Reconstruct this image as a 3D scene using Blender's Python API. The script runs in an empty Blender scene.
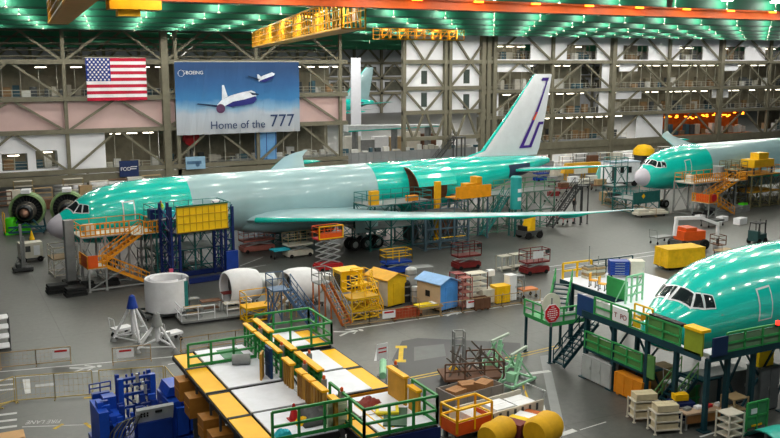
import bpy, math, random
from mathutils import Vector, Matrix
# ---------------------------------------------------------------- camera, world, exposure
scene = bpy.context.scene
COL = scene.collection
F, HOR, VPX, CZ = 900.0, 63.0, 2180.0, 20.0
PIT = math.atan((219 - HOR) / F)
YAW = math.atan(F / math.cos(PIT) / (VPX - 390))
FW = Vector((math.sin(YAW) * math.cos(PIT), math.cos(YAW) * math.cos(PIT), -math.sin(PIT)))
RT = Vector((math.cos(YAW), -math.sin(YAW), 0))
UP = RT.cross(FW)
CAM = Vector((0, 0, CZ))
cd = bpy.data.cameras.new('camera'); cam = bpy.data.objects.new('camera', cd); COL.objects.link(cam)
cam.location = CAM; cam.rotation_euler = (math.pi / 2 - PIT, 0, -YAW)
cd.sensor_width = 36; cd.lens = F / 780 * 36; cd.clip_end = 2000
scene.camera = cam
w = bpy.data.worlds.new('world'); scene.world = w; w.use_nodes = True
w.node_tree.nodes['Background'].inputs[0].default_value = (0.93, 0.97, 1.0, 1)
w.node_tree.nodes['Background'].inputs[1].default_value = 0.22
scene.view_settings.view_transform = 'Standard'; scene.view_settings.look = 'None'
scene.view_settings.exposure = 0.0; scene.view_settings.gamma = 1
scene.view_settings.use_curve_mapping = False
LAMP = 12.0
BANK = 880.0
GLOW = 330.0
def pix(px, py):
    return (FW * F + RT * (px - 390) + UP * (219 - py))
def at(px, py, z=0.0):                       # pixel -> point at height z
    d = pix(px, py); t = (z - CZ) / d.z; return CAM + d * t
def atY(px, py, Y):                          # pixel -> point on the plane y = Y
    d = pix(px, py); return CAM + d * (Y / d.y)
R = random.Random(7)
# ---------------------------------------------------------------- materials
def lin(h):
    h = h.lstrip('#'); o = []
    for i in (0, 2, 4):
        c = int(h[i:i + 2], 16) / 255
        o.append(c / 12.92 if c <= .04045 else ((c + .055) / 1.055) ** 2.4)
    return (*o, 1)
MATS = {}
def mat(hexc, rough=.55, metal=0.0, var=.18, scale=1.2, emit=0.0, coat=0.0, alpha=1.0):
    k = (hexc, rough, metal, var, scale, emit, coat, alpha)
    if k in MATS: return MATS[k]
    m = bpy.data.materials.new('paint_' + hexc.strip('#')); m.use_nodes = True
    nt = m.node_tree; b = nt.nodes['Principled BSDF']; c = lin(hexc)
    b.inputs['Roughness'].default_value = rough; b.inputs['Metallic'].default_value = metal
    if rough >= .4: b.inputs['Specular IOR Level'].default_value = .22
    b.inputs['Coat Weight'].default_value = coat; b.inputs['Coat Roughness'].default_value = .07
    tc = nt.nodes.new('ShaderNodeTexCoord'); n = nt.nodes.new('ShaderNodeTexNoise')
    n.inputs['Scale'].default_value = scale; n.inputs['Detail'].default_value = 5; n.inputs['Roughness'].default_value = .65
    nt.links.new(tc.outputs['Object'], n.inputs['Vector'])
    rp = nt.nodes.new('ShaderNodeValToRGB')
    rp.color_ramp.elements[0].position = .3; rp.color_ramp.elements[1].position = .72
    rp.color_ramp.elements[0].color = (c[0] * (1 - var), c[1] * (1 - var), c[2] * (1 - var), 1)
    rp.color_ramp.elements[1].color = (min(1, c[0] * (1 + var * .6)), min(1, c[1] * (1 + var * .6)), min(1, c[2] * (1 + var * .6)), 1)
    nt.links.new(n.outputs['Fac'], rp.inputs['Fac']); nt.links.new(rp.outputs['Color'], b.inputs['Base Color'])
    if emit:
        b.inputs['Emission Color'].default_value = c; b.inputs['Emission Strength'].default_value = emit
    if alpha < 1: b.inputs['Alpha'].default_value = alpha
    MATS[k] = m; return m
GREEN_P = dict(rough=.24, var=.1, scale=.5, coat=1.0)
# ---------------------------------------------------------------- mesh builder
class MB:
    def __init__(s): s.v = []; s.f = []; s.mi = []
    def add(s, vs, fs, mi=0):
        o = len(s.v); s.v += [tuple(p) for p in vs]; s.f += [tuple(i + o for i in f) for f in fs]; s.mi += [mi] * len(fs); return s
    def box(s, x0, x1, y0, y1, z0, z1, mi=0):
        return s.add([(x0, y0, z0), (x1, y0, z0), (x1, y1, z0), (x0, y1, z0), (x0, y0, z1), (x1, y0, z1), (x1, y1, z1), (x0, y1, z1)],
              [(0, 3, 2, 1), (4, 5, 6, 7), (0, 1, 5, 4), (1, 2, 6, 5), (2, 3, 7, 6), (3, 0, 4, 7)], mi)
    def cb(s, c, d, mi=0):
        return s.box(c[0] - d[0] / 2, c[0] + d[0] / 2, c[1] - d[1] / 2, c[1] + d[1] / 2, c[2] - d[2] / 2, c[2] + d[2] / 2, mi)
    def bar(s, p, q, w, h=None, mi=0):          # rectangular beam
        p = Vector(p); q = Vector(q); h = h or w; d = q - p
        if d.length < 1e-5: return s
        d.normalize(); a = Vector((0, 0, 1)) if abs(d.z) < .95 else Vector((0, 1, 0))
        r = d.cross(a).normalized(); u = r.cross(d)
        vs = []
        for e in (p, q):
            for (i, j) in ((-1, -1), (1, -1), (1, 1), (-1, 1)): vs.append(e + r * (w / 2 * i) + u * (h / 2 * j))
        return s.add(vs, [(0, 1, 2, 3), (7, 6, 5, 4), (0, 4, 5, 1), (1, 5, 6, 2), (2, 6, 7, 3), (3, 7, 4, 0)], mi)
    def tube(s, p, q, r, n=8, r2=None, mi=0, cap=True):
        p = Vector(p); q = Vector(q); d = (q - p).normalized(); r2 = r if r2 is None else r2
        a = Vector((0, 0, 1)) if abs(d.z) < .95 else Vector((1, 0, 0))
        x = d.cross(a).normalized(); y = d.cross(x); vs = []
        for e, rr in ((p, r), (q, r2)):
            for k in range(n):
                t = 2 * math.pi * k / n; vs.append(e + x * (rr * math.cos(t)) + y * (rr * math.sin(t)))
        fs = [(k, (k + 1) % n, n + (k + 1) % n, n + k) for k in range(n)]
        if cap: fs += [tuple(range(n - 1, -1, -1)), tuple(range(n, 2 * n))]
        return s.add(vs, fs, mi)
    def path(s, pts, r, n=6, closed=False):
        for a, b in zip(pts, pts[1:]): s.tube(a, b, r, n)
        if closed: s.tube(pts[-1], pts[0], r, n)
        return s
    def lathe(s, prof, axis='z', n=20, o=(0, 0, 0), mi=0, a0=0, a1=2 * math.pi):
        full = abs(a1 - a0 - 2 * math.pi) < 1e-6; m = n if full else n + 1; vs = []
        for (r, h) in prof:
            for k in range(m):
                t = a0 + (a1 - a0) * k / n; c, d = r * math.cos(t), r * math.sin(t)
                p = {'z': (c, d, h), 'x': (h, c, d), 'y': (c, h, d)}[axis]
                vs.append((p[0] + o[0], p[1] + o[1], p[2] + o[2]))
        fs = []
        for i in range(len(prof) - 1):
            for k in range(n):
                k2 = (k + 1) % m if full else k + 1
                fs.append((i * m + k, i * m + k2, (i + 1) * m + k2, (i + 1) * m + k))
        return s.add(vs, fs, mi)
    def prism(s, poly, ax, a, b, mi=0):         # polygon in the other two axes, swept along ax from a to b
        n = len(poly); vs = []
        for h in (a, b):
            for (u, v) in poly: vs.append({'x': (h, u, v), 'y': (u, h, v), 'z': (u, v, h)}[ax])
        return s.add(vs, [tuple(range(n - 1, -1, -1)), tuple(range(n, 2 * n))] + [(k, (k + 1) % n, n + (k + 1) % n, n + k) for k in range(n)], mi)
    def rot(s, a, o=(0, 0, 0)):                 # turn everything so far about z
        c, d = math.cos(a), math.sin(a); s.v = [(o[0] + (x - o[0]) * c - (y - o[1]) * d, o[1] + (x - o[0]) * d + (y - o[1]) * c, z) for x, y, z in s.v]; return s
    def build(s, name, m, parent=None, smooth=False, loc=None):
        me = bpy.data.meshes.new(name); me.from_pydata(s.v, [], s.f)
        for x in (m if isinstance(m, (list, tuple)) else [m]): me.materials.append(x)
        if any(s.mi): me.polygons.foreach_set('material_index', s.mi)
        import bmesh
        b = bmesh.new(); b.from_mesh(me); bmesh.ops.recalc_face_normals(b, faces=b.faces); b.to_mesh(me); b.free()
        if smooth:
            me.polygons.foreach_set('use_smooth', [True] * len(me.polygons)); me.set_sharp_from_angle(angle=math.radians(40))
        o = bpy.data.objects.new(name, me); COL.objects.link(o)
        if parent: o.parent = parent
        if loc: o.location = loc
        return o
def thing(name, label, cat, loc=(0, 0, 0), rz=0, group=None):
    o = bpy.data.objects.new(name, None); COL.objects.link(o); o.empty_display_size = .3
    o.location = loc; o.rotation_euler.z = rz; o['label'] = label; o['category'] = cat
    if group: o['group'] = group
    return o
def tag(o, label, cat, group=None, kind=None):
    o['label'] = label; o['category'] = cat
    if group: o['group'] = group
    if kind: o['kind'] = kind
    return o
def struct(mb, name, m, label=None, smooth=False):
    o = mb.build(name, m, smooth=smooth); o['kind'] = 'structure'
    if label: o['label'] = label
    return o
KIDS = {}
def dup(root, loc=None, rz=None, label=None, group=None):
    def kids(o): return [c for c in COL.objects if c.parent == o] if False else list(o.children)
    c = root.copy(); COL.objects.link(c)
    def rec(o, p):
        for ch in kids(o):
            d = ch.copy(); COL.objects.link(d); d.parent = p; rec(ch, d)
    rec(root, c)
    if loc is not None: c.location = loc
    if rz is not None: c.rotation_euler.z = rz
    if label: c['label'] = label
    if group: c['group'] = group
    return c
# ---------------------------------------------------------------- kit
YEL = mat('#f2bd10', .5, 0, .15); ORG = mat('#d98a1e', .5, 0, .18); ORR = mat('#d9571e', .5, 0, .15); BLU = mat('#1d3d94', .45, 0, .2); NAVY = mat('#15255c', .45, 0, .25)
TEAL = mat('#2f7f7c', .5, 0, .2); GRN = mat('#2f8a45', .5, 0, .2); DGRN = mat('#1f5a3a', .55, 0, .2); LGRN = mat('#8fcaa0', .5, 0, .15); RED = mat('#b3262a', .45, 0, .15); DRED = mat('#7c2a2a', .5, 0, .2); PRED = mat('#a5645a', .55, 0, .2)
WHT = mat('#e6e6ea', .5, 0, .1); OFFW = mat('#cfc9bb', .6, 0, .15); GRY = mat('#8b8d8d', .5, .1, .2); DGRY = mat('#4a4c4d', .6, .1, .2); BLK = mat('#202122', .6, 0, .2); ALU = mat('#b7b9ba', .35, .5, .15)
TAN = mat('#a98f6a', .65, 0, .2); WOOD = mat('#9a6b3f', .7, 0, .3, 2.5); BROWN = mat('#6b4a38', .7, 0, .25); RUB = mat('#1a1a1b', .85, 0, .1); SKIN = mat('#c08a6a', .6); LIME = mat('#c6e02a', .6); BGRN = mat('#4fd81e', .45, 0, .12); SKY = mat('#6fa6dd', .5, 0, .1); CYAN = mat('#35bfd6', .45, 0, .1)
DECKW = mat('#e6e8f2', .5, 0, .1, 1.0); DECKY = mat('#ffbc00', .5, 0, .1, 1.0)
def V(*a): return Vector(a)
def rail(pts, h=1.1, r=.03, step=1.6, mids=(.5,), mb=None, toe=False):
    m = mb or MB()
    for a, b in zip(pts, pts[1:]):
        a = Vector(a); b = Vector(b); L = (b - a).length; n = max(1, round(L / step))
        for k in range(n + 1):
            p = a.lerp(b, k / n); m.bar(p, p + V(0, 0, h), r * 2)
        for t in (1.0,) + tuple(mids): m.bar(a + V(0, 0, h * t), b + V(0, 0, h * t), r * 2)
        if toe: m.bar(a + V(0, 0, .08), b + V(0, 0, .08), .03, .15)
    return m
def flight(par, p0, p1, wd, m_step, m_rail, h=1.0, both=True, name='stair_flight'):
    """a straight flight from p0 (foot) to p1 (head), centre line points; wd wide"""
    p0 = Vector(p0); p1 = Vector(p1); d = p1 - p0; n = max(3, round(abs(d.z) / .24)); hd = V(d.x, d.y, 0).normalized(); sd = V(-hd.y, hd.x, 0) * (wd / 2)
    st = MB()
    for s in (-1, 1): st.bar(p0 + sd * s, p1 + sd * s, .06, .24)
    run = V(d.x, d.y, 0).length / n
    for k in range(n):
        c = p0.lerp(p1, (k + .5) / n); st.bar(c - sd, c + sd, run * .85, .05)
    o = st.build(name, m_step, par)
    for s in ((-1, 1) if both else (-1,)):
        m = MB(); a = p0 + sd * s; b = p1 + sd * s; nn = max(2, round(d.length / .9))
        for k in range(nn + 1):
            p = a.lerp(b, k / nn); m.bar(p, p + V(0, 0, h), .05)
        m.bar(a + V(0, 0, h), b + V(0, 0, h), .06); m.bar(a + V(0, 0, h * .55), b + V(0, 0, h * .55), .05)
        m.build('handrail', m_rail, par)
    return o
def castor(par, x, y, r=.1, m=None):
    o = MB().lathe([(.01, -.03), (r, -.03), (r, .03), (.01, .03)], 'y', 10, (x, y, r)).box(x - .03, x + .03, y - .05, y + .05, r, 2 * r + .05).build('castor', m or RUB, par); return o
def legs(par, pts, z1, w_, m, z0=0):
    for x, y in pts: MB().box(x - w_ / 2, x + w_ / 2, y - w_ / 2, y + w_ / 2, z0, z1).box(x - w_, x + w_, y - w_, y + w_, z0, z0 + .05).build('leg', m, par)
def xbrace(mb, a, b, z0, z1, w_=.07, x=True):
    a = Vector((*a, 0)); b = Vector((*b, 0)); mb.bar(a + V(0, 0, z0), b + V(0, 0, z1), w_)
    if x: mb.bar(a + V(0, 0, z1), b + V(0, 0, z0), w_)
    return mb
def scaffold(t, L, W, H, m, levels, bays=2, x=True, wl=.14, deck_m=None, rail_m=None, gaps=()):
    """legs, braces, decks and guard rails of a work stand, origin at the corner"""
    xs = [L * k / bays for k in range(bays + 1)]
    legs(t, [(xx, yy) for xx in xs for yy in (0, W)], H, wl, m)
    b = MB(); zz = [0.25] + [l for l in levels]
    for z in zz:
        for yy in (0, W): b.bar((0, yy, z - .08), (L, yy, z - .08), .1)
        for xx in xs: b.bar((xx, 0, z - .08), (xx, W, z - .08), .1)
    for z0, z1 in zip(zz, zz[1:]):
        for i in range(bays):
            for yy in (0, W): xbrace(b, (xs[i], yy), (xs[i + 1], yy), z0, z1, .06, x)
        for xx in (0, L): xbrace(b, (xx, 0), (xx, W), z0, z1, .06, False)
    b.build('bracing', m, t)
    for z in levels:
        MB().box(-.05, L + .05, -.05, W + .05, z - .04, z + .04).build('deck', deck_m or GRY, t)
    z = levels[-1] + .04; sides = {'s': ((0, 0, z), (L, 0, z)), 'n': ((0, W, z), (L, W, z)), 'w': ((0, 0, z), (0, W, z)), 'e': ((L, 0, z), (L, W, z))}
    for k, (p, q) in sides.items():
        if k not in gaps: rail([p, q], 1.1).build('guardrail', rail_m or m, t)
    return t
def scissor(label, loc, rz, L=2.4, W=1.2, H=3.0, m=RED, mr=None, arm=ALU, group=None):
    t = thing('scissor_lift', label, 'scissor lift', loc, rz, group); mr = mr or m
    b = MB().box(-L / 2, L / 2, -W / 2, W / 2, .18, .62).box(-L / 2 + .15, L / 2 - .15, -W / 2 - .03, W / 2 + .03, .62, .75); b.build('chassis', m, t)
    for sx in (-1, 1):
        for sy in (-1, 1):
            MB().lathe([(.02, -.09), (.2, -.09), (.2, .09), (.02, .09)], 'y', 14, (sx * (L / 2 - .38), sy * (W / 2 - .02), .2)).build('wheel', RUB, t, True)
    n = max(1, round((H - .75) / .62)); dz = (H - .8) / n
    for k in range(n):
        z0 = .76 + dz * k; a = MB()
        for sy in (-1, 1):
            y = sy * (W / 2 - .12); a.bar((-L / 2 + .25, y, z0), (L / 2 - .25, y, z0 + dz), .07, .1).bar((L / 2 - .25, y * .86, z0), (-L / 2 + .25, y * .86, z0 + dz), .07, .1)
        a.tube((0, -W / 2 + .1, z0 + dz / 2), (0, W / 2 - .1, z0 + dz / 2), .04, 6); a.build('scissor_arm', arm, t)
    MB().box(-L / 2, L / 2, -W / 2, W / 2, H - .05, H + .12).build('platform', m, t)
    z = H + .12; c = [(-L / 2, -W / 2, z), (L / 2, -W / 2, z), (L / 2, W / 2, z), (-L / 2, W / 2, z)]
    rail(c + [c[0]], 1.1, .03, 1.2).build('guardrail', mr, t)
    MB().box(L / 2 - .3, L / 2 - .05, -W / 2 + .05, -W / 2 + .35, z + .7, z + 1.05).build('control_box', DGRY, t)
    return t
def cart(label, loc, rz, L, W, h, m, md=None, handle=True, name='trolley', cat='trolley', group=None, load=None):
    t = thing(name, label, cat, loc, rz, group)
    MB().box(-L / 2, L / 2, -W / 2, W / 2, h - .08, h).box(-L / 2, L / 2, -W / 2, -W / 2 + .06, h - .16, h - .08).box(-L / 2, L / 2, W / 2 - .06, W / 2, h - .16, h - .08).build('bed', md or m, t)
    for sx in (-1, 1):
        for sy in (-1, 1): castor(t, sx * (L / 2 - .15), sy * (W / 2 - .1), min(.14, h * .35))
    f = MB()
    for sx in (-1, 1):
        for sy in (-1, 1): f.bar((sx * (L / 2 - .15), sy * (W / 2 - .1), .2), (sx * (L / 2 - .15), sy * (W / 2 - .1), h - .05), .05)
    f.build('frame', m, t)
    if handle: MB().path([(-L / 2, -W / 2 + .05, h), (-L / 2 - .1, -W / 2 + .05, h + .8), (-L / 2 - .1, W / 2 - .05, h + .8), (-L / 2, W / 2 - .05, h)], .025).build('handle', m, t)
    return t
def cabinet(label, loc, rz, L, W, H, m, md=None, doors=2, name='tool_cabinet', cat='cabinet', top=None, group=None, wheels=False):
    t = thing(name, label, cat, loc, rz, group); z0 = .22 if wheels else .06
    MB().box(-L / 2, L / 2, -W / 2, W / 2, z0, H).build('body', m, t)
    if wheels:
        for sx in (-1, 1):
            for sy in (-1, 1): castor(t, sx * (L / 2 - .12), sy * (W / 2 - .12), .09)
    else: MB().box(-L / 2 + .04, L / 2 - .04, -W / 2 + .04, W / 2 - .04, 0, .06).build('plinth', BLK, t)
    MB().box(-L / 2 - .03, L / 2 + .03, -W / 2 - .03, W / 2 + .03, H, H + .05).build('top', top or m, t)
    for k in range(doors):
        x0 = -L / 2 + L * k / doors + .03; x1 = -L / 2 + L * (k + 1) / doors - .03
        d = MB().box(x0, x1, -W / 2 - .03, -W / 2, z0 + .05, H - .06).build('door', md or m, t)
        MB().box(x1 - .1, x1 - .06, -W / 2 - .07, -W / 2 - .03, H * .5, H * .5 + .2).build('handle', ALU, d)
    return t
def drawers(label, loc, rz, L, W, H, m, n=4, group=None, cat='tool chest'):
    t = thing('tool_chest', label, cat, loc, rz, group)
    MB().box(-L / 2, L / 2, -W / 2, W / 2, .2, H).build('body', m, t)
    for sx in (-1, 1):
        for sy in (-1, 1): castor(t, sx * (L / 2 - .12), sy * (W / 2 - .12), .09)
    for k in range(n):
        z0 = .24 + (H - .3) * k / n; d = MB().box(-L / 2 + .03, L / 2 - .03, -W / 2 - .03, -W / 2, z0, z0 + (H - .3) / n - .03).build('drawer', m, t)
        MB().box(-L / 4, L / 4, -W / 2 - .06, -W / 2 - .03, z0 + .08, z0 + .11).build('handle', ALU, d)
    return t
def crate(label, loc, rz, L, W, H, m, lid=True, name='crate', cat='crate', group=None, slats=3):
    t = thing(name, label, cat, loc, rz, group); b = MB()
    b.box(-L / 2, L / 2, -W / 2, W / 2, .12, .18)
    for s in (-1, 1):
        b.box(-L / 2, L / 2, s * W / 2 - .03, s * W / 2 + .03, .12, H); b.box(s * L / 2 - .03, s * L / 2 + .03, -W / 2, W / 2, .12, H)
        for k in range(slats + 1):
            x = -L / 2 + L * k / slats; b.box(x - .05, x + .05, s * W / 2 - .06, s * W / 2 + .06, .12, H)
    b.build('body', m, t)
    for k in (-1, 0, 1): MB().box(k * L * .42 - .08, k * L * .42 + .08, -W / 2, W / 2, 0, .12).build('skid', m, t)
    if lid: MB().box(-L / 2 - .05, L / 2 + .05, -W / 2 - .05, W / 2 + .05, H, H + .06).build('lid', m, t)
    return t
def rack(label, loc, rz, L, W, H, m, n=3, group=None, name='shelf_rack', cat='rack', md=None, posts=True):
    t = thing(name, label, cat, loc, rz, group)
    legs(t, [(sx * L / 2, sy * W / 2) for sx in (-1, 1) for sy in (-1, 1)], H, .07, m)
    for k in range(n): MB().box(-L / 2, L / 2, -W / 2, W / 2, .2 + (H - .3) * k / max(1, n - 1), .26 + (H - .3) * k / max(1, n - 1)).build('shelf', md or m, t)
    return t
def box_on(label, loc, rz, L, W, H, m, name='carton', cat='box', group=None):
    t = MB().box(-L / 2, L / 2, -W / 2, W / 2, 0, H).box(-L / 2 - .01, L / 2 + .01, -.04, .04, H - .01, H + .01).box(-L / 2 + .02, L / 2 - .02, -W / 2 - .01, W / 2 + .01, H * .45, H * .55).build(name, m, None, loc=loc)
    t.rotation_euler.z = rz; return tag(t, label, cat, group)
def fence(label, pts, h=1.1, m=TAN, sign=None, group=None, step=2.0):
    o = Vector(pts[0]); t = thing('barrier_fence', label, 'barrier', o, 0, group)
    P = [Vector(p) - o for p in pts]
    for a, b in zip(P, P[1:]):
        L = (b - a).length; n = max(1, round(L / step))
        for k in range(n):
            p = a.lerp(b, k / n); q = a.lerp(b, (k + 1) / n); g = MB()
            for e in (p, q): g.bar(e, e + V(0, 0, h), .05)
            for z in (h, .12): g.bar(p + V(0, 0, z), q + V(0, 0, z), .05)
            for j in range(1, 4): g.bar(p + V(0, 0, h * j / 4), q + V(0, 0, h * j / 4), .008)
            for j in range(1, 8):
                e = p.lerp(q, j / 8); g.bar(e + V(0, 0, .12), e + V(0, 0, h), .007)
            for e in (p, q):
                d = (q - p).normalized(); s = V(-d.y, d.x, 0) * .3; g.bar(e - s + V(0, 0, .03), e + s + V(0, 0, .03), .06)
            g.build('fence_panel', m, t)
    if sign:
        (u, col) = sign; a, b = P[0], P[-1]; d = (b - a).normalized(); c = a.lerp(b, u); nrm = V(d.y, -d.x, 0)
        s = MB().bar(c - d * .55 + nrm * .04 + V(0, 0, h * .62), c + d * .55 + nrm * .04 + V(0, 0, h * .62), .02, .62).build('sign_board', WHT, t)
        MB().bar(c - d * .4 + nrm * .056 + V(0, 0, h * .78), c + d * .4 + nrm * .056 + V(0, 0, h * .78), .012, .14).build('sign_band', col, s)
    return t
def text(par, s, loc, rot, size, m, name='lettering', align='LEFT', ext=.01):
    c = bpy.data.curves.new(name, 'FONT'); c.body = s; c.size = size; c.extrude = ext; c.align_x = align
    o = bpy.data.objects.new(name, c); COL.objects.link(o)
    dg = bpy.context.evaluated_depsgraph_get(); me = bpy.data.meshes.new_from_object(o.evaluated_get(dg)); bpy.data.objects.remove(o)
    me.materials.clear(); me.materials.append(m); o = bpy.data.objects.new(name, me); COL.objects.link(o)
    o.parent = par; o.location = loc; o.rotation_euler = rot; return o
def person(label, loc, rz, top=BLK, legs_m=NAVY, stride=.3):
    bm = bpy.data.meshes.new('body'); 
    J = [(0, 0, .95), (0, 0, 1.2), (0, 0, 1.42), (0, 0, 1.52), (0, .02, 1.62), (0, .01, 1.74),
         (-.09, 0, .9), (-.1, stride * .45, .5), (-.1, stride * .5, .07), (-.1, stride * .5 + .16, .04),
         (.09, 0, .9), (.1, -stride * .2, .5), (.1, -stride * .75, .09), (.1, -stride * .75 + .15, .04),
         (-.19, 0, 1.4), (-.25, -.08, 1.13), (-.25, .06, .9), (-.25, .1, .82), (.19, 0, 1.4), (.25, .02, 1.13), (.24, .2, .98), (.24, .24, .92)]
    E_ = [(0, 1), (1, 2), (2, 3), (3, 4), (4, 5), (0, 6), (6, 7), (7, 8), (8, 9), (0, 10), (10, 11), (11, 12), (12, 13), (2, 14), (14, 15), (15, 16), (16, 17), (2, 18), (18, 19), (19, 20), (20, 21)]
    rad = [.15, .15, .17, .06, .1, .07, .1, .07, .05, .04, .1, .07, .05, .04, .075, .055, .042, .035, .075, .055, .042, .035]
    bm.from_pydata(J, E_, []); o = bpy.data.objects.new('body', bm); COL.objects.link(o)
    md = o.modifiers.new('skin', 'SKIN'); sv = bm.skin_vertices[0].data
    for i, r_ in enumerate(rad): sv[i].radius = (r_, r_ * (.75 if i in (0, 1, 2) else 1)); sv[i].use_root = (i == 0)
    ss = o.modifiers.new('sub', 'SUBSURF'); ss.levels = 1; ss.render_levels = 1
    dg = bpy.context.evaluated_depsgraph_get(); me = bpy.data.meshes.new_from_object(o.evaluated_get(dg)); bpy.data.objects.remove(o)
    me.materials.clear()
    for m in (top, legs_m, SKIN, BLK): me.materials.append(m)
    for p in me.polygons:
        z = p.center.z; p.use_smooth = True
        p.material_index = 3 if z < .1 or z > 1.7 else 1 if z < .95 and abs(p.center.x) < .2 else 2 if z > 1.5 or (abs(p.center.x) > .2 and z < .9) else 0
    o = bpy.data.objects.new('person', me); COL.objects.link(o); o.location = loc; o.rotation_euler.z = rz
    tag(o, label, 'person'); return o
# ---------------------------------------------------------------- colours
C_STEEL = mat('#767262', .55, .1, .2, .8)
C_STEELD = mat('#6f6d5e', .6, .1, .25, .8)
C_WHITE = mat('#f1f2f8', .6, 0, .06, .3)
C_PINK = mat('#cdb0ad', .7, 0, .08, .3)
C_DARK = mat('#2b2c2b', .7)
C_GREYPAN = mat('#8f9294', .6, 0, .15, .6)
C_OFFICE = mat('#6d6a5a', .8, 0, .4, .9)
# ---------------------------------------------------------------- floor
def floor_material():
    m = bpy.data.materials.new('polished_concrete'); m.use_nodes = True; nt = m.node_tree; b = nt.nodes['Principled BSDF']
    tc = nt.nodes.new('ShaderNodeTexCoord')
    n1 = nt.nodes.new('ShaderNodeTexNoise'); n1.inputs['Scale'].default_value = .08; n1.inputs['Detail'].default_value = 6
    n2 = nt.nodes.new('ShaderNodeTexNoise'); n2.inputs['Scale'].default_value = 2.2; n2.inputs['Detail'].default_value = 8; n2.inputs['Roughness'].default_value = .75
    mx = nt.nodes.new('ShaderNodeMath'); mx.operation = 'MULTIPLY_ADD'; mx.inputs[1].default_value = .55
    nt.links.new(tc.outputs['Object'], n1.inputs['Vector']); nt.links.new(tc.outputs['Object'], n2.inputs['Vector'])
    nt.links.new(n1.outputs['Fac'], mx.inputs[0]); 
    m2 = nt.nodes.new('ShaderNodeMath'); m2.operation = 'MULTIPLY'; m2.inputs[1].default_value = .45
    nt.links.new(n2.outputs['Fac'], m2.inputs[0]); nt.links.new(m2.outputs[0], mx.inputs[2])
    rp = nt.nodes.new('ShaderNodeValToRGB'); e = rp.color_ramp.elements
    e[0].position = .33; e[0].color = lin('#373837'); e[1].position = .68; e[1].color = lin('#5f605d')
    nt.links.new(mx.outputs[0], rp.inputs['Fac'])
    # saw-cut joints: a grid of thin dark lines
    br = nt.nodes.new('ShaderNodeTexBrick'); br.offset = 0; br.inputs['Scale'].default_value = 1; br.inputs['Mortar Size'].default_value = .035
    br.inputs['Mortar Smooth'].default_value = .3; br.inputs['Brick Width'].default_value = 7.6; br.inputs['Row Height'].default_value = 7.6
    nt.links.new(tc.outputs['Object'], br.inputs['Vector'])
    mc = nt.nodes.new('ShaderNodeMixRGB'); mc.blend_type = 'MULTIPLY'; mc.inputs[2].default_value = (.55, .55, .55, 1)
    nt.links.new(br.outputs['Fac'], mc.inputs[0]); nt.links.new(rp.outputs['Color'], mc.inputs[1]); nt.links.new(mc.outputs[0], b.inputs['Base Color'])
    rr = nt.nodes.new('ShaderNodeMapRange'); rr.inputs[3].default_value = .32; rr.inputs[4].default_value = .5; b.inputs['Specular IOR Level'].default_value = .42
    nt.links.new(n1.outputs['Fac'], rr.inputs[0]); nt.links.new(rr.outputs[0], b.inputs['Roughness'])
    return m
struct(MB().box(-60, 400, -20, 342, -.4, 0), 'floor', floor_material(), 'grey polished concrete factory floor')
# ---------------------------------------------------------------- ceiling: deck and ribs running along the hall
WY = 146.0
C_CEIL = mat('#1a5a42', .55, 0, .12, .15)
C_CEIL2 = mat('#2f7f5c', .55, 0, .15, .2)
c = MB(); c.box(-60, 330, -30, WY + 1, 26.3, 26.6)
y = -28
while y < WY:
    c.box(-60, 330, y - .35, y + .35, 25.0, 26.3); y += 13.0
struct(c, 'ceiling', C_CEIL, 'green painted ceiling deck with long ribs')
fl_ = MB(); y = -28
while y < WY:
    fl_.box(-60, 330, y - .4, y + .4, 24.86, 25.02); y += 13.0
struct(fl_, 'ceiling_flange', mat('#1d4034', .6, 0, .15), 'dark green lower flanges of the ceiling ribs')
c = MB(); c.box(-60, 400, WY + 1, 342, 26.3, 26.6)
y = WY + 6
while y < 340:
    c.box(-60, 330, y - .3, y + .3, 25.2, 26.3); y += 7.0
struct(c, 'ceiling_beyond', C_CEIL2, 'green ceiling of the next bay')
# ---------------------------------------------------------------- truss wall
S = 15.3; X0 = 18.8
cols = [X0 + S * k for k in range(-2, 16)]
LV = [26.0, 20.2, 14.6, 9.6, 3.4]
def col_x(k): return X0 + S * k
def truss_bay(mb, xa, xb, rows, y=WY):
    for r in rows:
        zt, zb = LV[r], LV[r + 1]; xm = (xa + xb) / 2
        for (p, q) in (((xa, zb), (xm, zt)), ((xb, zb), (xm, zt))):
            mb.bar((p[0], y, p[1]), (q[0], y, q[1]), .34, .34)
left = MB()
for k in range(-2, 3): truss_bay(left, col_x(k), col_x(k + 1), (0, 1, 2, 3))
for z in LV[1:]: left.box(-12, 66, WY - .35, WY + .35, z - .34, z + .34)
left.box(-12, 66, WY - .3, WY + .3, 1.6, 2.9)
for k in range(-2, 4):
    t = .55 if k in (1, ) else .26
    left.box(col_x(k) - t, col_x(k) + t, WY - t, WY + t, 0, 26.3)
left.box(35.6, 36.2, WY - .3, WY + .3, 0, 26.3)
struct(left, 'wall_truss_west', C_STEEL, 'beige steel truss wall with V bracing')
right = MB()
for k in range(5, 15): truss_bay(right, col_x(k), col_x(k + 1), (0, 1, 2, 3))
for z in LV[1:-1]: right.box(94, 264, WY - .35, WY + .35, z - .32, z + .32)
right.box(94, 264, WY - .35, WY + .35, 3.0, 4.4); right.box(94, 264, WY - .2, WY + .9, 1.9, 3.0)
for k in range(5, 16):
    t = .5 if k in (7, 9) else .28
    right.box(col_x(k) - t, col_x(k) + t, WY - t, WY + t, 0, 26.3)
struct(right, 'wall_truss_east', C_STEEL, 'beige steel truss wall with V bracing')
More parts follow.
